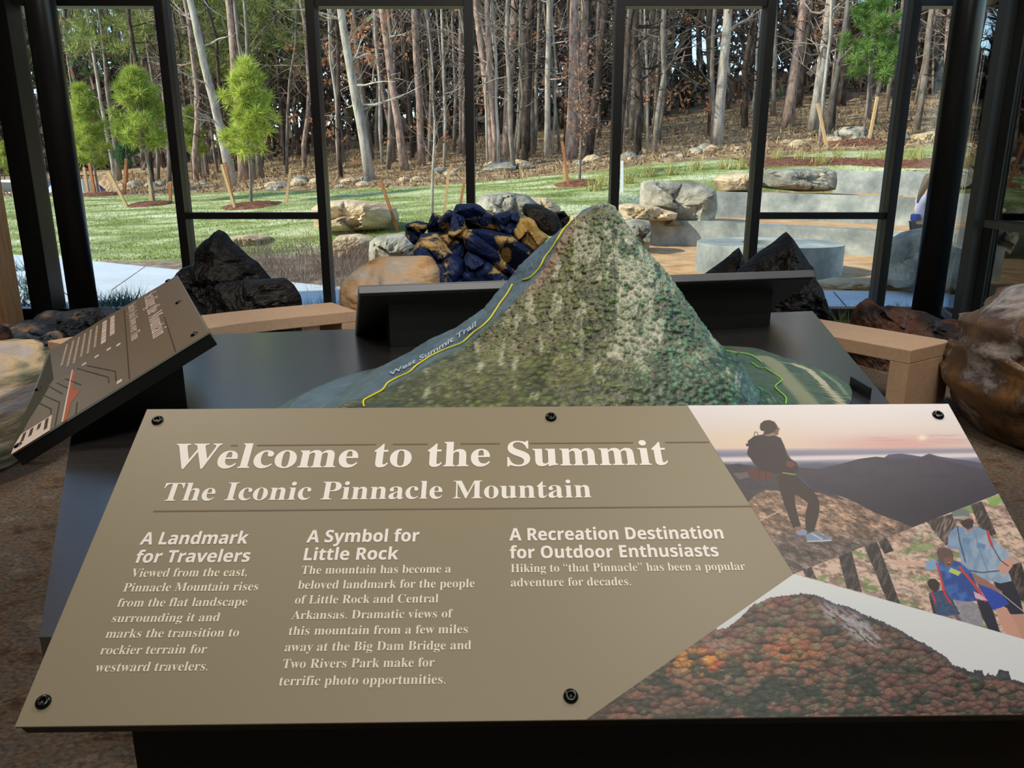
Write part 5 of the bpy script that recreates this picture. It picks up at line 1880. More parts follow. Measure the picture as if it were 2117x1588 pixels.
def ebay(px):
    for a, s in ((330, 'behind the full green pine'), (650, 'behind the bright young pine'), (970, 'in the bay with the bare sapling'), (1260, 'in the bay above the summit'), (1560, 'in the bay just past the summit'), (1850, 'in the bay above the seat walls')):
        if px < a:
            return s
    return 'beyond the round column'


for i in range(84):
    k = random.randrange(len(line) - 1)
    a, b = line[k], line[k + 1] if abs(line[k + 1][0] - line[k][0]) < 120 else line[k]
    t = random.random()
    px, py = a[0] * (1 - t) + b[0] * t + random.uniform(-8, 8), a[1] * (1 - t) + b[1] * t + random.uniform(-7, 5)
    x, y, z, d = land(px, py)
    src = base_rocks[i % 5]
    o = src if (i < 5) else src.copy()
    if i >= 5:
        COL.objects.link(o)
    s = random.uniform(.5, 1.8) * (d / 26) * (1.25 if 980 < px < 1200 else 1)
    o.scale = (s, s * 1.4, s * random.uniform(.7, 1))
    o.rotation_euler = (0, 0, random.uniform(0, 6.28))
    o.location = (x, y, z + .03 * s)
    tag(o, 'small %s stone at the edge of the wood %s' % ('pale' if (i % 5) % 2 else 'grey', ebay(px)), 'stone', 'small %s stones at the edge of the wood %s' % ('pale' if (i % 5) % 2 else 'grey', ebay(px)))

# ---------------------------------------------------------- trees
BARK = {
    'pale': noise_mat('pale_bark', [(120, 108, 96), (172, 160, 146), (196, 186, 172)], 2.2, detail=10, rough=.95, spec=.1, bump=.8, bscale=12, stretch=(3, 3, .8), stops=[.3, .48, .68], fine=.12),
    'pink': noise_mat('reddish_bark', [(96, 76, 66), (158, 132, 118), (186, 162, 146)], 2.6, detail=10, rough=.95, spec=.1, bump=.9, bscale=10, stretch=(3, 3, 1.1), stops=[.32, .48, .66], fine=.16),
    'dark': noise_mat('dark_bark', [(44, 36, 32), (78, 66, 58), (104, 90, 78)], 2.6, detail=10, rough=.95, spec=.1, bump=.9, bscale=10, stretch=(3, 3, .9), stops=[.32, .5, .68], fine=.12),
    'mid': noise_mat('grey_bark', [(82, 72, 64), (128, 116, 104), (156, 144, 130)], 2.4, detail=10, rough=.95, spec=.1, bump=.9, bscale=11, stretch=(3, 3, .9), stops=[.32, .48, .68], fine=.14),
}


def branch_set(mb, p0, axis_pts, rads, n, zmin, rg, length=2.4, up=.35, thick=.5, forks=2, k=3):
    """bare limbs growing from a trunk polyline"""
    hs = np.array([p[2] for p in axis_pts])
    for i in range(n):
        h = rg.uniform(zmin, hs[-1])
        c_ = np.array([np.interp(h, hs, [p[j] for p in axis_pts]) for j in range(3)])
        r_ = np.interp(h, hs, rads) * thick
        az = rg.uniform(0, 2 * math.pi)
        L = length * rg.uniform(.5, 1.2)
        pts = [c_]
        d = np.array([math.cos(az), math.sin(az), rg.uniform(-.1, up * 2)])
        for s_ in range(4):
            d = d + rg.normal(0, .22, 3) + np.array([0, 0, .10])
            d /= np.linalg.norm(d)
            pts.append(pts[-1] + d * L / 4)
        rr = [r_ * (.55, .45, .34, .22, .10)[j] for j in range(5)]
        mb.tube(pts, rr, k, cap=False)
        for f in range(forks):
            j = rg.integers(1, 4)
            d2 = d + rg.normal(0, .6, 3)
            d2 /= np.linalg.norm(d2)
            q = [pts[j], pts[j] + d2 * L * .22 + rg.normal(0, .05, 3), pts[j] + d2 * L * .45 + rg.normal(0, .12, 3)]
            mb.tube(q, [rr[j] * .7, rr[j] * .5, rr[j] * .2], k, cap=False)


def trunk_line(b, top, H, rg, wob=.10, n=9):
    b, top = np.array(b, float), np.array(top, float)
    d = top - b
    d /= d[2]
    out = []
    w = np.zeros(3)
    for i in range(n):
        t = i / (n - 1)
        w = w + np.array([rg.normal(0, wob), rg.normal(0, wob), 0]) * (1 if i else 0)
        out.append(b + d * H * t + w * math.sin(math.pi * min(1, t * 1.0)))
    return out


principal = [  # base x, base y, x at the top of the picture, width in pixels, bark, words
    (482, 385, 398, 19, 'pale'), (505, 372, 468, 19, 'pink'), (541, 368, 489, 12, 'mid'), (524, 372, 506, 10, 'mid'), (596, 322, 555, 10, 'mid'), (619, 320, 588, 10, 'mid'), (636, 318, 621, 8, 'mid'), (421, 362, 376, 12, 'pale'),
    (247, 368, 202, 10, 'mid'), (240, 372, 168, 9, 'pale'), (256, 340, 238, 7, 'mid'), (31, 318, -20, 13, 'pale'), (296, 352, 284, 7, 'mid'), (330, 345, 304, 8, 'mid'), (190, 352, 128, 8, 'pale'),
    (766, 372, 706, 20, 'pale'), (768, 330, 727, 13, 'mid'), (838, 352, 787, 17, 'pink'), (812, 335, 800, 13, 'mid'), (872, 342, 857, 16, 'pink'), (899, 300, 884, 14, 'mid'), (956, 316, 952, 12, 'pink'), (708, 338, 690, 12, 'mid'),
    (1023, 344, 982, 17, 'pink'), (1031, 348, 1020, 7, 'pale'), (1046, 330, 1058, 19, 'pink'), (1038, 275, 1042, 10, 'mid'), (1102, 265, 1107, 10, 'mid'), (1131, 328, 1138, 13, 'pale'), (1180, 328, 1187, 25, 'pink'), (1206, 305, 1215, 19, 'pink'),
    (1308, 290, 1316, 15, 'mid'), (1340, 302, 1337, 5, 'pale'), (1352, 240, 1362, 8, 'mid'), (1420, 222, 1418, 26, 'dark'), (1478, 205, 1472, 22, 'dark'), (1481, 300, 1500, 22, 'pale'), (1449, 205, 1444, 14, 'pink'),
    (1627, 262, 1663, 23, 'pink'), (1684, 268, 1712, 26, 'pale'), (1650, 222, 1676, 13, 'dark'), (1599, 240, 1604, 9, 'mid'), (1928, 194, 1944, 14, 'mid'), (1905, 150, 1916, 7, 'mid'), (1868, 190, 1880, 10, 'dark'), (1738, 220, 1752, 16, 'dark'), (2095, 200, 2110, 12, 'dark'),
]
where = ['between the first two window posts', 'behind the second pine sapling', 'in the third window bay', 'in the middle window bay', 'beside the tall mountain summit', 'behind the concrete seat walls', 'on the bank beyond the columns']
tone_w = {'pale': 'pale grey-barked', 'pink': 'reddish scaly-barked', 'dark': 'dark-barked', 'mid': 'grey-brown'}
ti = 0
seen_labels = {}


def bay_of(px):
    for a, s in ((60, 'in view beyond the timber post'), (330, 'in the bay beside the timber post'), (650, 'in the bay with the bright young pine'), (970, 'in the bay with the bare sapling'),
                 (1260, 'in the bay above the summit'), (1560, 'in the bay just past the summit'), (1850, 'in the bay above the seat walls'), (2200, 'beyond the round column')):
        if px < a:
            return s
    return s


bay_n = {}
for (xb, yb, xt, w, tn) in principal:
    bay_n.setdefault((bay_of(xb), tn), []).append((w, xb))
SIZE = ['thickest', 'second thickest', 'third thickest', 'fourth thickest', 'fifth thickest', 'sixth thickest', 'seventh thickest', 'eighth thickest']
for (xb, yb, xt, w, tn) in principal:
    x, y, z, d = land(xb, yb)
    top = at_y(xt, 0, y)
    rg = np.random.default_rng(ti + 500)
    H = 11.5 + rg.uniform(-1, 1.5)
    d3 = np.array([top[0] - x, 0, top[2] - z])
    pts = trunk_line((0, 0, -.15), (d3[0], rg.normal(0, .2), max(d3[2], 1)), H, rg, wob=.035 if w > 8 else .09)
    r0 = w * d / FPX / 2
    rads = [r0 * (1.0 - .62 * (i / 8) ** 1.1) for i in range(9)]
    rads[0] *= 1.25
    lst = sorted(bay_n[(bay_of(xb), tn)], reverse=True)
    lb = '%s%s tree trunk %s' % ((SIZE[lst.index((w, xb))] + ' ') if len(lst) > 1 else '', tone_w[tn], bay_of(xb))
    e = empty('tall_tree', (x, y, z), lb, 'tree', 'trees standing at the edge of the wood')
    mb = MB()
    mb.tube(pts, rads, 10)
    o = mb.build('trunk', BARK[tn], e, smooth=True)
    mb = MB()
    branch_set(mb, None, pts, rads, 9 if tn != 'pale' else 15, 2.2 if tn != 'pink' else 4.2, rg, length=2.0 if w > 8 else 1.4, thick=.6)
    mb.build('bare_crown', BARK['pale' if tn in ('pale', 'pink') else 'mid'], e)
    ti += 1

# smaller trees deeper in the wood: copies of a few kinds
variants = []
for k in range(10):
    rg = np.random.default_rng(900 + k)
    H = 12.2 + rg.uniform(-1.5, 1.5)
    pts = trunk_line((0, 0, -.3), (rg.normal(0, .7), rg.normal(0, .5), H), H, rg, wob=.12)
    r0 = (.07, .10, .13, .16, .09, .12, .05, .15, .06, .11)[k]
    rads = [r0 * (1 - .6 * i / 8) for i in range(9)]
    mb = MB()
    mb.tube(pts, rads, 7)
    branch_set(mb, None, pts, rads, 16, 1.6, rg, length=2.4, thick=.7, forks=3)
    variants.append(mb.build('wood_tree', BARK[('mid', 'dark', 'pink', 'dark', 'mid', 'mid', 'pale', 'dark', 'pale', 'mid')[k]], None, smooth=True))
n_fill = 285
for i in range(n_fill):
    src = variants[i % 10]
    o = src if i < 10 else src.copy()
    if i >= 10:
        COL.objects.link(o)
    px = random.uniform(-120, 2200)
    dd_ = 27.5 + 34 * random.random() ** 1.1
    if px < 620:
        dd_ += 5
    if px < 290:
        dd_ = random.uniform(58, 70)
    if 1380 < px < 1860 and random.random() < .45:
        px -= 480
    p = at_d(px, 380, dd_)
    o.location = (p[0], p[1], gz(p[0], p[1]))
    s = random.uniform(.85, 1.2)
    o.scale = (s, s, s)
    o.rotation_euler = (0, 0, random.uniform(0, 6.28))
    tn_ = tone_w[('mid', 'dark', 'pink', 'dark', 'mid', 'mid', 'pale', 'dark', 'pale', 'mid')[i % 10]]
    tag(o, 'slender %s tree deep in the wood %s' % (tn_, bay_of(px)), 'tree', 'slender %s trees deep in the wood %s' % (tn_, bay_of(px)))


# needles / leaves as scattered thin blades
def blades(name, P, D, L, W, cols, mat, parent=None, kind=None, label=None, cat=None):
    n = len(P)
    D = D / np.linalg.norm(D, axis=1)[:, None]
    rnd = rng.normal(size=(n, 3))
    S = np.cross(D, rnd)
    S /= np.linalg.norm(S, axis=1)[:, None] + 1e-9
    V = np.empty((n, 3, 3))
    V[:, 0] = P - S * W[:, None] / 2
    V[:, 1] = P + S * W[:, None] / 2
    V[:, 2] = P + D * L[:, None]
    C_ = np.repeat(cols[:, None], 3, 1)
    me = mesh(name, V.reshape(-1, 3), np.arange(n * 3).reshape(n, 3), False, C_.reshape(-1, 3))
    o = link(name, me, mat, parent)
    return tag(o, label, cat, None, kind)


LEAF = attr_mat('leaf_colours', .75, .25)
# thin-leaf translucency
_nt = LEAF.node_tree
_b = _nt.nodes['Principled BSDF']
_tr = _nt.nodes.new('ShaderNodeBsdfTranslucent')
_mx = _nt.nodes.new('ShaderNodeMixShader')
_mx.inputs[0].default_value = .3
_at = [n for n in _nt.nodes if n.bl_idname == 'ShaderNodeVertexColor'][0]
_nt.links.new(_at.outputs[0], _tr.inputs[0])
_out = [n for n in _nt.nodes if n.bl_idname == 'ShaderNodeOutputMaterial'][0]
_nt.links.new(_b.outputs[0], _mx.inputs[1])
_nt.links.new(_tr.outputs[0], _mx.inputs[2])
_nt.links.new(_mx.outputs[0], _out.inputs[0])


def tuft_cloud(centres, n_per, rad, L, W, c0, c1, upb=.4):
    n = len(centres) * n_per
    C0 = np.repeat(np.array(centres), n_per, 0)
    D = rng.normal(size=(n, 3))
    D[:, 2] += upb
    D /= np.linalg.norm(D, axis=1)[:, None]
    P = C0 + D * rad * rng.uniform(0, .5, (n, 1))
    t = rng.uniform(0, 1, n) * .6 + np.repeat(rng.uniform(0, .4, len(centres)), n_per)
    cols = lin(mixc(np.array(c0, float), np.array(c1, float), t))
    return P, D, np.full(n, L) * rng.uniform(.6, 1.2, n), np.full(n, W), cols


def pine_sapling(px, py, top_py, w_px, label, c0=(118, 136, 50), c1=(214, 220, 112), low=.32, dens=1.0, x_top=None, depth=None):
    if depth is None:
        x, y, z, d = land(px, py)
    else:
        q = at_d(px, py, depth)
        x, y, z, d = q[0], q[1], q[2], depth
    top = at_y(px if x_top is None else x_top, top_py, y)
    H = top[2] - z
    R = w_px / 2 * d / FPX
    e = empty('pine_sapling', (x, y, z), label, 'tree', 'young staked pines on the lawn')
    lean = top[0] - x
    mb = MB()
    tp = [(lean * t + .03 * math.sin(9 * t), 0, H * t) for t in np.linspace(0, .95, 9)]
    mb.tube([(0, 0, -.1)] + tp[1:], [.05 * (1 - .8 * i / 8) for i in range(9)], 8)
    cs = []
    for i in range(int(74 * dens)):
        h = low + (1 - low) * rng.uniform(0, 1) ** .9
        prof = (1.0 - ((h - low) / (1 - low)) ** 1.6) * .9 + .10
        prof *= .55 + .45 * min(1, (h - low) / .12 + .3)
        az = rng.uniform(0, 2 * math.pi)
        r_ = R * prof * rng.uniform(.35, 1.0)
        base = np.array([lean * h, 0, H * h * .97])
        tip = base + np.array([r_ * math.cos(az), r_ * math.sin(az), r_ * .55])
        tip[2] = min(tip[2], H)
        mb.tube([base, (base + tip) / 2 + (0, 0, -.03), tip], [.014, .010, .005], 4, cap=False)
        cs.append(tip)
        if rng.uniform() < .8:
            cs.append(base * .4 + tip * .6 + rng.normal(0, .05, 3))
    mb.build('trunk', BARK['mid'], e)
    P, D, L, W, cols = tuft_cloud(cs, 85, .20, .27, .022, c0, c1, .7)
    blades('needle_foliage', P, D, L, W, cols, LEAF, e)
    return x, y, z, d


pine_sapling(518, 425, 122, 135, 'bright green young pine on the lawn above the tall craggy rock', x_top=508, c0=(136, 152, 52), c1=(236, 238, 130))
pine_sapling(318, 422, 145, 150, 'full green young pine with a bare lower trunk beside the window post', x_top=275, low=.38)
pine_sapling(203, 402, 178, 110, 'young pine behind the white car near the round column', x_top=165, low=.25)
pine_sapling(405, 372, 225, 60, 'small narrow pine just inside the second window bay', x_top=392, low=.3, dens=.5)
pine_sapling(8, 374, 296, 60, 'small pine at the frame edge above the parked pickup', low=.1, dens=.5)
pine_sapling(1783, 290, -60, 150, 'airy young pine with two stakes on the bank above the seat walls', x_top=1822, low=.30, dens=.95, c0=(70, 104, 48), c1=(150, 178, 92))
pine_sapling(262, 380, 240, 60, 'dark green little pine between the two larger ones', low=.2, dens=.5, c0=(48, 84, 54), c1=(96, 134, 84))


# stakes
def stake(p0, p1, label, mat='stake', wpx=5):
    x, y, z, d = land(*p0)
    t = at_y(p1[0], p1[1], y)
    w = wpx * d / FPX
    b = np.array([x, y, z - .1])
    mb = MB()
    dv = np.array(t) - b
    dv /= np.linalg.norm(dv)
    a = np.cross(dv, (0, 1, 0))
    a /= np.linalg.norm(a)
    c_ = np.cross(dv, a)
    q = lambda p, s_: [p + a * s_ + c_ * s_, p - a * s_ + c_ * s_, p - a * s_ - c_ * s_, p + a * s_ - c_ * s_]
    mb.hull(q(np.array(t), w / 2), q(b, w / 2))
    o = mb.build('wooden_stake', mat)
    tag(o, label, 'stake', 'wooden tree stakes')


stake((488, 433), (458, 340), 'stake leaning beside the mulch of the bright green pine')
stake((486, 430), (464, 336), 'second stake crossed behind it beside the bright pine', 'stake_orange')
stake((590, 420), (601, 347), 'upright stake on the open side of the bright green pine')
stake((266, 428), (224, 354), 'long leaning stake beside the full green pine')
stake((256, 402), (261, 328), 'upright stake rising from the leaning one', 'stake_orange')
stake((352, 418), (352, 380), 'short stake close against the window post', 'stake_orange')
stake((312, 415), (309, 370), 'pale stake at the trunk of the full green pine')
stake((197, 405), (185, 338), 'orange stake in front of the white car', 'stake_orange')
stake((182, 398), (174, 346), 'pale stake in front of the white car door')
stake((196, 402), (197, 358), 'thin pale stake beside the trunk near the white car', 'stake', 3)
stake((826, 478), (786, 372), 'weathered stake leaning over the long tan boulder', 'stake_orange', 6)
stake((918, 440), (928, 350), 'pale upright stake beside the bare sapling')
stake((948, 432), (960, 378), 'weathered stake close to the middle window post', 'stake_orange')
stake((1177, 386), (1162, 292), 'orange stake beside the brown-leaved sapling', 'stake_orange')
stake((1167, 378), (1166, 340), 'pale stake behind the orange one at the brown-leaved sapling')
stake((1286, 398), (1286, 332), 'white painted stake right behind the summit', 'white_paint', 5)
stake((1712, 306), (1690, 214), 'pale leaning stake at the mulch of the airy pine')
stake((1796, 290), (1814, 200), 'tall pale stake beside the airy pine trunk')
stake((1879, 208), (1881, 184), 'stake top on the bank between frame post and column')
stake((276, 378), (272, 352), 'small far stake behind the full green pine', 'stake_orange', 3)
stake((407, 358), (406, 322), 'small far stake at the narrow pine', 'stake_orange', 3)


def bare_sapling(px, py, xt, yt, wpx, label, leaves=None, n=26, length=1.3, depth=None):
    x, y, z, d = land(px, py)
    top = at_y(xt, yt, y)
    H = top[2] - z
    rg = np.random.default_rng(int(px))
    pts = trunk_line((0, 0, -.1), (top[0] - x, 0, H), H, rg, wob=.02)
    r0 = wpx * d / FPX / 2
    rads = [r0 * (1 - .8 * i / 8) for i in range(9)]
    e = empty('bare_sapling', (x, y, z), label, 'tree')
    mb = MB()
    mb.tube(pts, rads, 8)
    mb.build('trunk', BARK['mid'] if leaves else BARK['pale'], e, smooth=True)
    mb = MB()
    branch_set(mb, None, pts, rads, n, H * .28, rg, length=length, up=.9, thick=.7, forks=3)
    mb.build('bare_crown', BARK['mid'], e)
    if leaves:
        cs = [np.array(v) for v in mb.v[::5]]
        cs = [cs[i] for i in rg.integers(0, len(cs), 620)]
        P = np.array(cs) + rg.normal(0, .07, (len(cs), 3))
        D = rng.normal(size=(len(cs), 3))
        cols = lin(mixc(np.array(leaves[0], float), np.array(leaves[1], float), rng.uniform(0, 1, len(cs))))
        blades('dry_leaves', P, D, rng.uniform(.07, .13, len(cs)), rng.uniform(.05, .09, len(cs)), cols, LEAF, e)['kind'] = 'stuff'


bare_sapling(893, 442, 884, 30, 7, 'bare grey sapling with fine upswept twigs in front of the wood', n=30, length=1.25)
bare_sapling(1198, 378, 1193, 92, 6, 'sapling holding clusters of dry brown leaves near the summit', leaves=((120, 84, 68), (186, 140, 116)), n=34, length=.95)

# ---------------------------------------------------------- loose growth
# far brush and canopies behind the trunks, one mass
N = 66000
px = rng.uniform(-260, 2380, N)
dep = rng.uniform(44, 74, N)
dep = np.where(px < 300, 60 + (dep - 44) * .5, dep)
hmax = np.interp(px, [-260, 60, 200, 420, 700, 1250, 1400, 1500, 1700, 1900, 2300], [11.5, 12.5, 13.0, 17, 19, 19, 16, 15, 13.5, 16, 17])
pos = np.array([px, dep]).T
X_ = (px - 1058.5) / FPX * dep
Y_ = dep * _f[1] + (794 - 370) / FPX * dep * _u[1]
Gz = ground(X_, Y_)
hh = rng.uniform(0, 1, N) ** .8 * hmax
dens = fbm(X_ * .22, (hh + X_) * .2 + 5, 6)
hole = (px > 1380) & (px < 1870) & (fbm(X_ * .14 + 3, hh * .16 + 9, 16, 3) < .55) & (hh > 1.6)
hole |= (px < 330) & (dens < .46) & (hh > 5)
keep = ~hole
X_, Y_, Gz, hh, px, dens = X_[keep], Y_[keep], Gz[keep], hh[keep], px[keep], dens[keep]
n_ = len(X_)
P = np.stack([X_, Y_, Gz + hh], 1)
D = rng.normal(size=(n_, 3)) * np.array([.4, .3, .5]) + np.array([0, 0, .5])
t = rng.uniform(0, 1, n_)
cols = mixc(np.array([66., 54, 48]), np.array([138., 118, 102]), t)
gg = ((px < 640) & (hh > 6.5) & (rng.uniform(0, 1, n_) < .55)) | (rng.uniform(0, 1, n_) < .06)
cols[gg] = mixc(np.array([64., 80, 46]), np.array([120., 136, 80]), t)[gg]
oo = rng.uniform(0, 1, n_) < .035
cols[oo] = mixc(np.array([120., 80, 54]), np.array([168., 112, 74]), t)[oo]
blades('forest_brush', P, D, rng.uniform(.6, 1.8, n_), rng.uniform(.18, .5, n_), lin(cols), LEAF, None, 'stuff', 'dark brown tangle of far brush and branches behind the trees', 'brush')

# pine boughs high among the trees on the side of the timber post
cs = []
for i in range(250):
    pxx = rng.uniform(130, 650) if i % 3 else rng.uniform(430, 650)
    q = at_d(pxx, rng.uniform(-60, 150) if pxx > 340 else rng.uniform(-60, 110), rng.uniform(33, 44))
    cs.append(q)
    for _ in range(2):
        cs.append(q + rng.normal(0, .35, 3) * np.array([1, 1, .3]))
P, D, L, W, cols = tuft_cloud(cs, 24, .35, .5, .05, (84, 104, 52), (176, 176, 104), .3)
blades('pine_boughs', P, D, L, W, cols, LEAF, None, 'stuff', 'yellow-green pine boughs high among the trees beside the timber post', 'foliage')

# rusty oak leaves still hanging in the wood
cs = []
for (a, b, r_, n0) in ((730, 110, 60, 60), (760, 60, 40, 30), (700, 130, 40, 30), (990, 190, 30, 14), (1430, 200, 40, 26), (1700, 40, 40, 30), (1120, 60, 80, 20), (850, 290, 60, 14), (640, 260, 40, 16), (1340, 190, 60, 12)):
    for i in range(n0):
        cs.append(at_d(a + rng.normal(0, r_), b + rng.normal(0, r_ * .5), rng.uniform(28, 34)))
cs = cs[::2]
P, D, L, W, cols = tuft_cloud(cs, 11, .5, .16, .12, (150, 100, 70), (214, 160, 116), 0)
blades('oak_leaves', P, D, L, W, cols, LEAF, None, 'stuff', 'rusty oak leaves hanging on twigs among the trunks', 'leaves')

# forest floor litter and dry grass
N = 26000
px = rng.uniform(-100, 2250, N)
dep = rng.uniform(23.5, 46, N)
X_ = (px - 1058.5) / FPX * dep
Y_ = dep * 1.04
ye = np.interp(X_, [-40, -13.4, -3.1, 1.4, 5.5, 10, 16, 40], [31, 28.5, 24.6, 25.0, 24.0, 25.4, 25.5, 25])
k = (Y_ > ye) & ~((X_ / Y_ < -.49) & (Y_ > 30.5))
X_, Y_ = X_[k], Y_[k]
n_ = len(X_)
P = np.stack([X_, Y_, ground(X_, Y_)], 1)
D = rng.normal(size=(n_, 3)) * .5 + np.array([0, 0, .5])
t = rng.uniform(0, 1, n_)
cols = mixc(np.array([112., 86, 62]), np.array([206., 178, 134]), t)
blades('dry_litter', P, D, rng.uniform(.08, .30, n_), rng.uniform(.03, .09, n_), lin(cols), LEAF, None, 'stuff', 'fallen leaves and dry grass on the floor of the wood', 'leaves')

# lawn
N = 70000
px = rng.uniform(-100, 2200, N)
dep = 13.4 + 15 * rng.uniform(0, 1, N) ** 1.3
X_ = (px - 1058.5) / FPX * dep
Y_ = dep * 1.03
ye = np.interp(X_, [-40, -13.4, -3.1, 1.4, 5.5, 10, 16, 40], [31, 28.5, 24.6, 25.0, 24.0, 25.4, 25.5, 25])
yn = np.interp(X_, [-40, -9, -5, -3.6, -1.6, 0.6, 2.0, 3.4, 40], [14.4, 14.0, 13.4, 13.4, 13.6, 13.4, 14.8, 20, 21.4])
k = (Y_ < ye) & (Y_ > yn) & (poly_dist(X_, Y_, PLAZA) > .3)
X_, Y_ = X_[k], Y_[k]
n_ = len(X_)
P = np.stack([X_, Y_, ground(X_, Y_) - .01], 1)
D = rng.normal(size=(n_, 3)) * .35 + np.array([0, 0, .8])
pt = fbm(X_ * .5, Y_ * 1.1, 44)
t = np.clip(sstep(.42, .6, pt) * .8 + rng.uniform(-.2, .3, n_), 0, 1)
cols = mixc(np.array([122., 136, 62]), np.array([212., 210, 168]), t)
blades('lawn_grass', P, D, rng.uniform(.03, .07, n_), rng.uniform(.015, .03, n_), lin(cols), LEAF, None, 'stuff', 'short patchy green grass of the sloping lawn', 'grass')


def clumps(name, places, h, label, c0, c1, n_bl=60, spread=.15, w=.012, lean=.35, cat='grass', group=None, depth=None):
    for i, p in enumerate(places):
        if len(p) == 3:
            q = at_z(p[0], p[1], p[2])
            x, y, z = q
        else:
            x, y, z, d = land(*p)
        P = np.zeros((n_bl, 3)) + rng.normal(0, spread, (n_bl, 3)) * (1, 1, 0)
        D = rng.normal(0, lean, (n_bl, 3)) + (0, 0, 1)
        t = rng.uniform(0, 1, n_bl)
        cols = lin(mixc(np.array(c0, float), np.array(c1, float), t))
        o = blades(name, P, D, rng.uniform(.6, 1.1, n_bl) * h, np.full(n_bl, w), cols, LEAF, None, None, label, cat)
        o['group'] = group
        o.location = (x, y, z)


clumps('grass_tuft', [(1600 + 44 * i + random.uniform(-14, 14), 338 + random.uniform(-6, 4)) for i in range(6)] + [(1500 + 30 * i, 350) for i in range(3)] + [(1880, 336), (1900, 330), (2060, 336), (2090, 340)] +
       [(1230, 395), (1250, 385), (1300, 380), (1340, 366), (1390, 362), (1440, 352)], .45, 'one of the ornamental grass tufts on the mulch bank above the seat walls', (150, 140, 80), (206, 200, 130), 70, .10, .02, .3, 'grass', 'grass tufts on the mulch bank')
clumps('evergreen_tuft', [(x, y, .0) for x, y in ((200, 655), (222, 640), (245, 650), (262, 634), (285, 640), (305, 655), (232, 665), (320, 668), (60, 620), (80, 600), (40, 640), (60, 560), (50, 590))], .30,
       'one of the low dark evergreen tufts against the glass beside the round column', (40, 66, 62), (92, 124, 108), 90, .12, .014, .8, 'plant', 'evergreen tufts outside the glass')
clumps('evergreen_tuft', [(x, y, .0) for x, y in ((648, 655), (668, 648), (685, 655))], .26, 'one of the thin green sprigs outside the glass above the tan bench end', (60, 90, 70), (110, 140, 100), 30, .06, .008, .5, 'plant', 'green sprigs above the bench end')
clumps('evergreen_tuft', [(x, y, .0) for x, y in ((1740, 668), (1760, 660), (1850, 652), (1870, 650))], .22, 'one of the thin green sprigs outside the glass above the rust and black rock', (90, 110, 60), (150, 160, 90), 30, .06, .008, .5, 'plant', 'green sprigs above the rust rock')
clumps('bare_shrub', [(430 + 26 * i + random.uniform(-8, 8), 530 + 18 * (i % 4)) for i in range(11)] + [(715, 560), (735, 580), (720, 600), (745, 545)], .55,
       'one of the leafless grey-brown shrubs in the bed beside the sidewalk', (110, 92, 84), (156, 138, 124), 130, .22, .007, .45, 'shrub', 'leafless shrubs beside the sidewalk')


# mulch rings
def mulch(px, py, rx, label):
    x, y, z, d = land(px, py)
    r = rx * d / FPX
    V, F = [(0, 0, .10)], []
    K = 28
    for i, (f, hgt) in enumerate(((.6, .09), (.9, .04), (1.0, -.03))):
        for j in range(K):
            t_ = 2 * math.pi * j / K
            rr = r * f * (1 + .08 * random.uniform(-1, 1))
            xx, yy = rr * math.cos(t_), rr * math.sin(t_)
            V.append((xx, yy, gz(x + xx, y + yy) - z + hgt + random.uniform(-.01, .01)))
    for j in range(K):
        F.append((0, 1 + j, 1 + (j + 1) % K))
        for i in range(2):
            F.append((1 + i * K + j, 1 + (i + 1) * K + j, 1 + (i + 1) * K + (j + 1) % K, 1 + i * K + (j + 1) % K))
    o = link('mulch_ring', mesh('mulch_ring', V, F, True), 'mulch')
    o.location = (x, y, z)
    tag(o, label, 'mulch', None, 'stuff')


mulch(520, 427, 62, 'brown mulch ring under the bright green pine')
mulch(312, 424, 48, 'brown mulch ring under the full green pine')
mulch(205, 404, 48, 'brown mulch strip beside the white car')
mulch(1195, 382, 50, 'brown mulch ring under the brown-leaved sapling')
mulch(1765, 296, 62, 'brown mulch ring under the airy pine on the bank')
# mulch bank behind the topmost wall and beside the walls
for pts_, nm in (([(1562, 352), (1640, 345), (1760, 348), (1905, 351), (2117, 354), (2400, 358)], 'mulch_bank'),):
    q = curve_pts([at_d(a, b, c) for (a, b), c in zip(pts_, (21.2, 21.2, 20.9, 19.9, 19.1, 18.1))])
    V, F = [], []
    for i, p in enumerate(q):
        for j, off_ in enumerate((.30, 1.2, 2.1, 3.0)):
            yy = p[1] + off_
            g_ = gz(p[0], yy)
            V.append((p[0], yy, (p[2] - .02) if j == 0 else g_ + (.10, .10, .05, -.02)[j]))
    for i in range(len(q) - 1):
        for j in range(3):
            F.append((i * 4 + j, (i + 1) * 4 + j, (i + 1) * 4 + j + 1, i * 4 + j + 1))
    tag(link(nm, mesh(nm, V, F, True), 'mulch'), 'strip of red-brown bark mulch along the top of the seat walls', 'mulch', None, 'stuff')


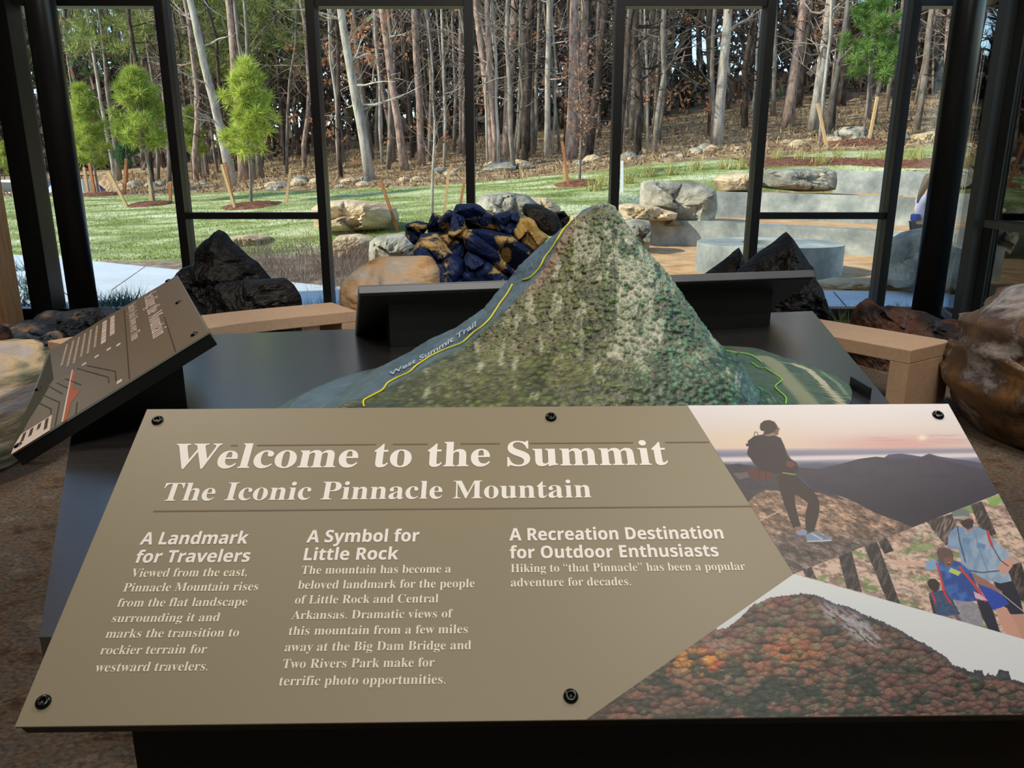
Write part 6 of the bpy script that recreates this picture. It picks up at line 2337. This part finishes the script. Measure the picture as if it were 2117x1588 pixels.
# ---------------------------------------------------------- parked vehicles
def vehicle(name, loc, rz, prof, glass, length, width, label, wheels, cat='car', tail=None, rack=False, paint='white_paint'):
    e = empty(name, loc, label, cat, None, None, rz)
    mb = MB()
    n = len(prof)
    hw = width / 2
    V = []
    for s_ in (-1, 1):
        for x, z in prof:
            tum = .12 if z > 1.05 else 0
            V.append((x, s_ * (hw - tum), z))
    F = [tuple(range(n - 1, -1, -1)), tuple(range(n, 2 * n))] + [(i, (i + 1) % n, n + (i + 1) % n, n + i) for i in range(n)]
    mb.add(V, F)
    mb.build('body', paint, e, bevel=.02)
    for g_ in glass:
        for s_ in (-1, 1):
            mb = MB()
            V = [(x, s_ * (hw - .13 + (.10 if z < 1.1 else 0)) + s_ * .02, z) for x, z in g_] + [(x, s_ * (hw - .16), z) for x, z in g_]
            m_ = len(g_)
            mb.add(V, [tuple(range(m_)), tuple(range(2 * m_ - 1, m_ - 1, -1))] + [(i, (i + 1) % m_, m_ + (i + 1) % m_, m_ + i) for i in range(m_)])
            mb.build('side_window', 'car_glass', e)
    for wx in wheels:
        for s_ in (-1, 1):
            mb = MB()
            mb.tube([(wx, s_ * (hw - .22), .36), (wx, s_ * (hw + .01), .36)], .36, 20)
            w_ = mb.build('wheel', 'tyre', e)
            mb = MB()
            mb.tube([(wx, s_ * (hw + .01), .36), (wx, s_ * (hw + .025), .36)], .2, 14)
            mb.build('hub_cap', 'silver_edge', w_)
    if tail:
        for s_ in (-1, 1):
            mb = MB()
            mb.box((tail[0], s_ * (hw - .03), tail[1]), (.16, .14, .30))
            mb.build('tail_light', 'tail_red', e, bevel=.01)
    if rack:
        mb = MB()
        for s_ in (-1, 1):
            mb.tube([(rack[0], s_ * (hw - .25), rack[2]), (rack[1], s_ * (hw - .25), rack[2])], .03, 6)
        for x in np.linspace(rack[0], rack[1], 4):
            mb.tube([(x, -hw + .25, rack[2]), (x, hw - .25, rack[2])], .025, 6)
            for s_ in (-1, 1):
                mb.tube([(x, s_ * (hw - .25), rack[2]), (x, s_ * (hw - .25), rack[2] - .22)], .02, 6)
        mb.build('roof_rack', 'black_metal', e)
    return e


pick = [(-2.6, .45), (-2.6, 1.02), (-.62, 1.04), (-.55, 1.72), (.9, 1.76), (1.55, 1.12), (2.5, 1.02), (2.62, .5), (2.15, .38), (-2.1, .38)]
suv = [(-2.35, .45), (-2.4, 1.1), (-2.2, 1.72), (.35, 1.76), (1.05, 1.12), (2.15, 1.0), (2.25, .5), (1.9, .36), (-1.9, .36)]
vehicle('parked_car', (-27.4, 41.5, -.38), math.radians(180), suv, [[(-2.1, 1.14), (-2.05, 1.6), (-1.2, 1.62), (-1.15, 1.14)], [(-1.0, 1.14), (-1.0, 1.62), (.25, 1.62), (.8, 1.14)]], 5, 1.95,
        'white car with a red tail light and roof rack parked beyond the timber post', (-1.5, 1.35), 'car', (-2.33, .92), (-1.9, .2, 1.95))
vehicle('parked_pickup', (-24.75, 45.6, -.36), math.radians(180), pick, [[(-.45, 1.12), (-.42, 1.6), (.2, 1.62), (.25, 1.12)], [(.35, 1.12), (.3, 1.62), (.82, 1.64), (1.25, 1.14)]], 5.2, 1.95,
        'white pickup truck parked behind the stakes near the round column', (-1.6, 1.6), 'truck', (-2.58, .82), (-.5, .7, 1.95))
v2 = at_d(208, 392, 54)
vehicle('parked_car', (v2[0], v2[1] - 2, -.5), math.radians(5), suv, [[(-2.1, 1.14), (-2.05, 1.6), (-1.0, 1.62), (-.95, 1.14)]], 4.8, 1.9, 'dark blue car mostly hidden behind the white pickup', (-1.5, 1.35), 'car', None, False, 'blue_paint')


# ---------------------------------------------------------- the woman outside (seen from the side, her back towards the timber post)
def skin_body(name, verts, edges, radii, mat, parent, root=0, sub=2):
    me = bpy.data.meshes.new(name)
    me.from_pydata([tuple(v) for v in verts], edges, [])
    o = bpy.data.objects.new(name, me)
    COL.objects.link(o)
    sk = o.modifiers.new('s', 'SKIN')
    sk.use_smooth_shade = True
    for i, r_ in enumerate(radii):
        me.skin_vertices[0].data[i].radius = r_ if isinstance(r_, tuple) else (r_, r_)
        me.skin_vertices[0].data[i].use_root = (i == root)
    sb = o.modifiers.new('u', 'SUBSURF')
    sb.levels = sub
    dg = bpy.context.evaluated_depsgraph_get()
    m2 = bpy.data.meshes.new_from_object(o.evaluated_get(dg))
    bpy.data.objects.remove(o)
    m2.polygons.foreach_set('use_smooth', [True] * len(m2.polygons))
    m2.materials.clear()
    return link(name, m2, mat, parent)


woman_scale = .885
M['skin'] = noise_mat('skin', [(204, 158, 134), (212, 168, 144)], 6, rough=.5)
M['shirt'] = noise_mat('lavender_shirt', [(196, 190, 212), (214, 208, 226)], 6, rough=.8)
M['hair'] = noise_mat('brown_hair', [(62, 48, 36), (112, 90, 66)], 14, rough=.6, stretch=(3, 3, .4))
M['trousers'] = noise_mat('black_trousers', [(20, 20, 24), (28, 28, 32)], 8, rough=.8)
M['blue_fabric'] = noise_mat('blue_fabric', [(34, 66, 150), (44, 78, 164)], 8, rough=.7)
wq = at_d(1898, 470, 10.9)
woman = empty('person', (wq[0] + .09, wq[1], 0.0), 'woman in a lavender shirt with long brown hair and a blue belt bag outside', 'person')
# facing +x
bv = [(0, 0, .92), (.01, 0, 1.10), (0, 0, 1.28), (-.01, 0, 1.42), (.01, 0, 1.50), (.03, 0, 1.60), (.035, 0, 1.69),
      (0, .10, .88), (.02, .11, .50), (-.02, .11, .08), (.13, .12, .03), (0, -.10, .88), (0, -.11, .50), (-.02, -.11, .08), (.13, -.12, .03),
      (-.01, .17, 1.38), (-.05, .23, 1.13), (.10, .20, .96), (.16, .18, .90), (-.01, -.17, 1.38), (-.04, -.23, 1.13), (.12, -.20, 1.0), (.19, -.18, .96)]
be = [(0, 1), (1, 2), (2, 3), (3, 4), (4, 5), (5, 6), (0, 7), (7, 8), (8, 9), (9, 10), (0, 11), (11, 12), (12, 13), (13, 14), (3, 15), (15, 16), (16, 17), (17, 18), (3, 19), (19, 20), (20, 21), (21, 22)]
br_ = [(.14, .16), (.13, .14), (.12, .15), (.09, .13), .055, .085, .075, .10, .065, .045, .035, .10, .065, .045, .035, .055, .045, .035, .03, .055, .045, .035, .03]
skin_body('body', bv, be, br_, 'skin', woman)
# nose and ear
MB().tube([(.10, 0, 1.62), (.135, 0, 1.595)], [.012, .014], 6).build('nose', 'skin', woman)
# fingers
for s_, hx, hz in ((1, .16, .90), (-1, .19, .96)):
    for f_ in range(4):
        MB().tube([(hx, s_ * .18 + (f_ - 1.5) * .014, hz - .02), (hx + .035, s_ * .18 + (f_ - 1.5) * .014, hz - .055), (hx + .03, s_ * .18 + (f_ - 1.5) * .014, hz - .085 + .008 * abs(f_ - 1.5))], [.008, .007, .006], 5).build('finger', 'skin', woman)
    MB().tube([(hx - .01, s_ * .15, hz), (hx + .04, s_ * .14, hz - .03)], [.009, .007], 5).build('thumb', 'skin', woman)
skin_body('shirt', [(-.01, 0, .96), (0, 0, 1.10), (-.01, 0, 1.28), (-.015, 0, 1.42), (-.01, .17, 1.39), (-.045, .215, 1.22), (-.01, -.17, 1.39), (-.04, -.215, 1.22)],
          [(0, 1), (1, 2), (2, 3), (3, 4), (4, 5), (3, 6), (6, 7)], [(.165, .185), (.15, .165), (.145, .175), (.10, .14), .068, .062, .068, .062], 'shirt', woman)
skin_body('trousers', [(-.01, 0, .90), (0, .10, .84), (.02, .11, .50), (-.01, .11, .12), (0, -.10, .84), (0, -.11, .50), (-.01, -.11, .12)], [(0, 1), (1, 2), (2, 3), (0, 4), (4, 5), (5, 6)],
          [(.155, .175), .115, .08, .062, .115, .08, .062], 'trousers', woman)
skin_body('hair', [(.0, 0, 1.70), (-.03, 0, 1.63), (-.07, 0, 1.50), (-.115, .0, 1.36), (-.15, 0, 1.24)], [(0, 1), (1, 2), (2, 3), (3, 4)], [(.09, .085), (.09, .09), (.06, .085), (.04, .07), (.02, .04)], 'hair', woman)
MB().box((-.165, 0, 1.03), (.08, .20, .11)).build('belt_bag', 'blue_fabric', woman, bevel=.03)
for s_ in (-1, 1):
    MB().hull([(-.07, s_ * .15, .06), (.19, s_ * .155, .05), (.19, s_ * .09, .05), (-.07, s_ * .08, .06)], [(-.08, s_ * .16, 0), (.21, s_ * .165, 0), (.21, s_ * .08, 0), (-.08, s_ * .07, 0)]).build('shoe', 'white_paint', woman, bevel=.01)

woman.scale = (woman_scale,) * 3
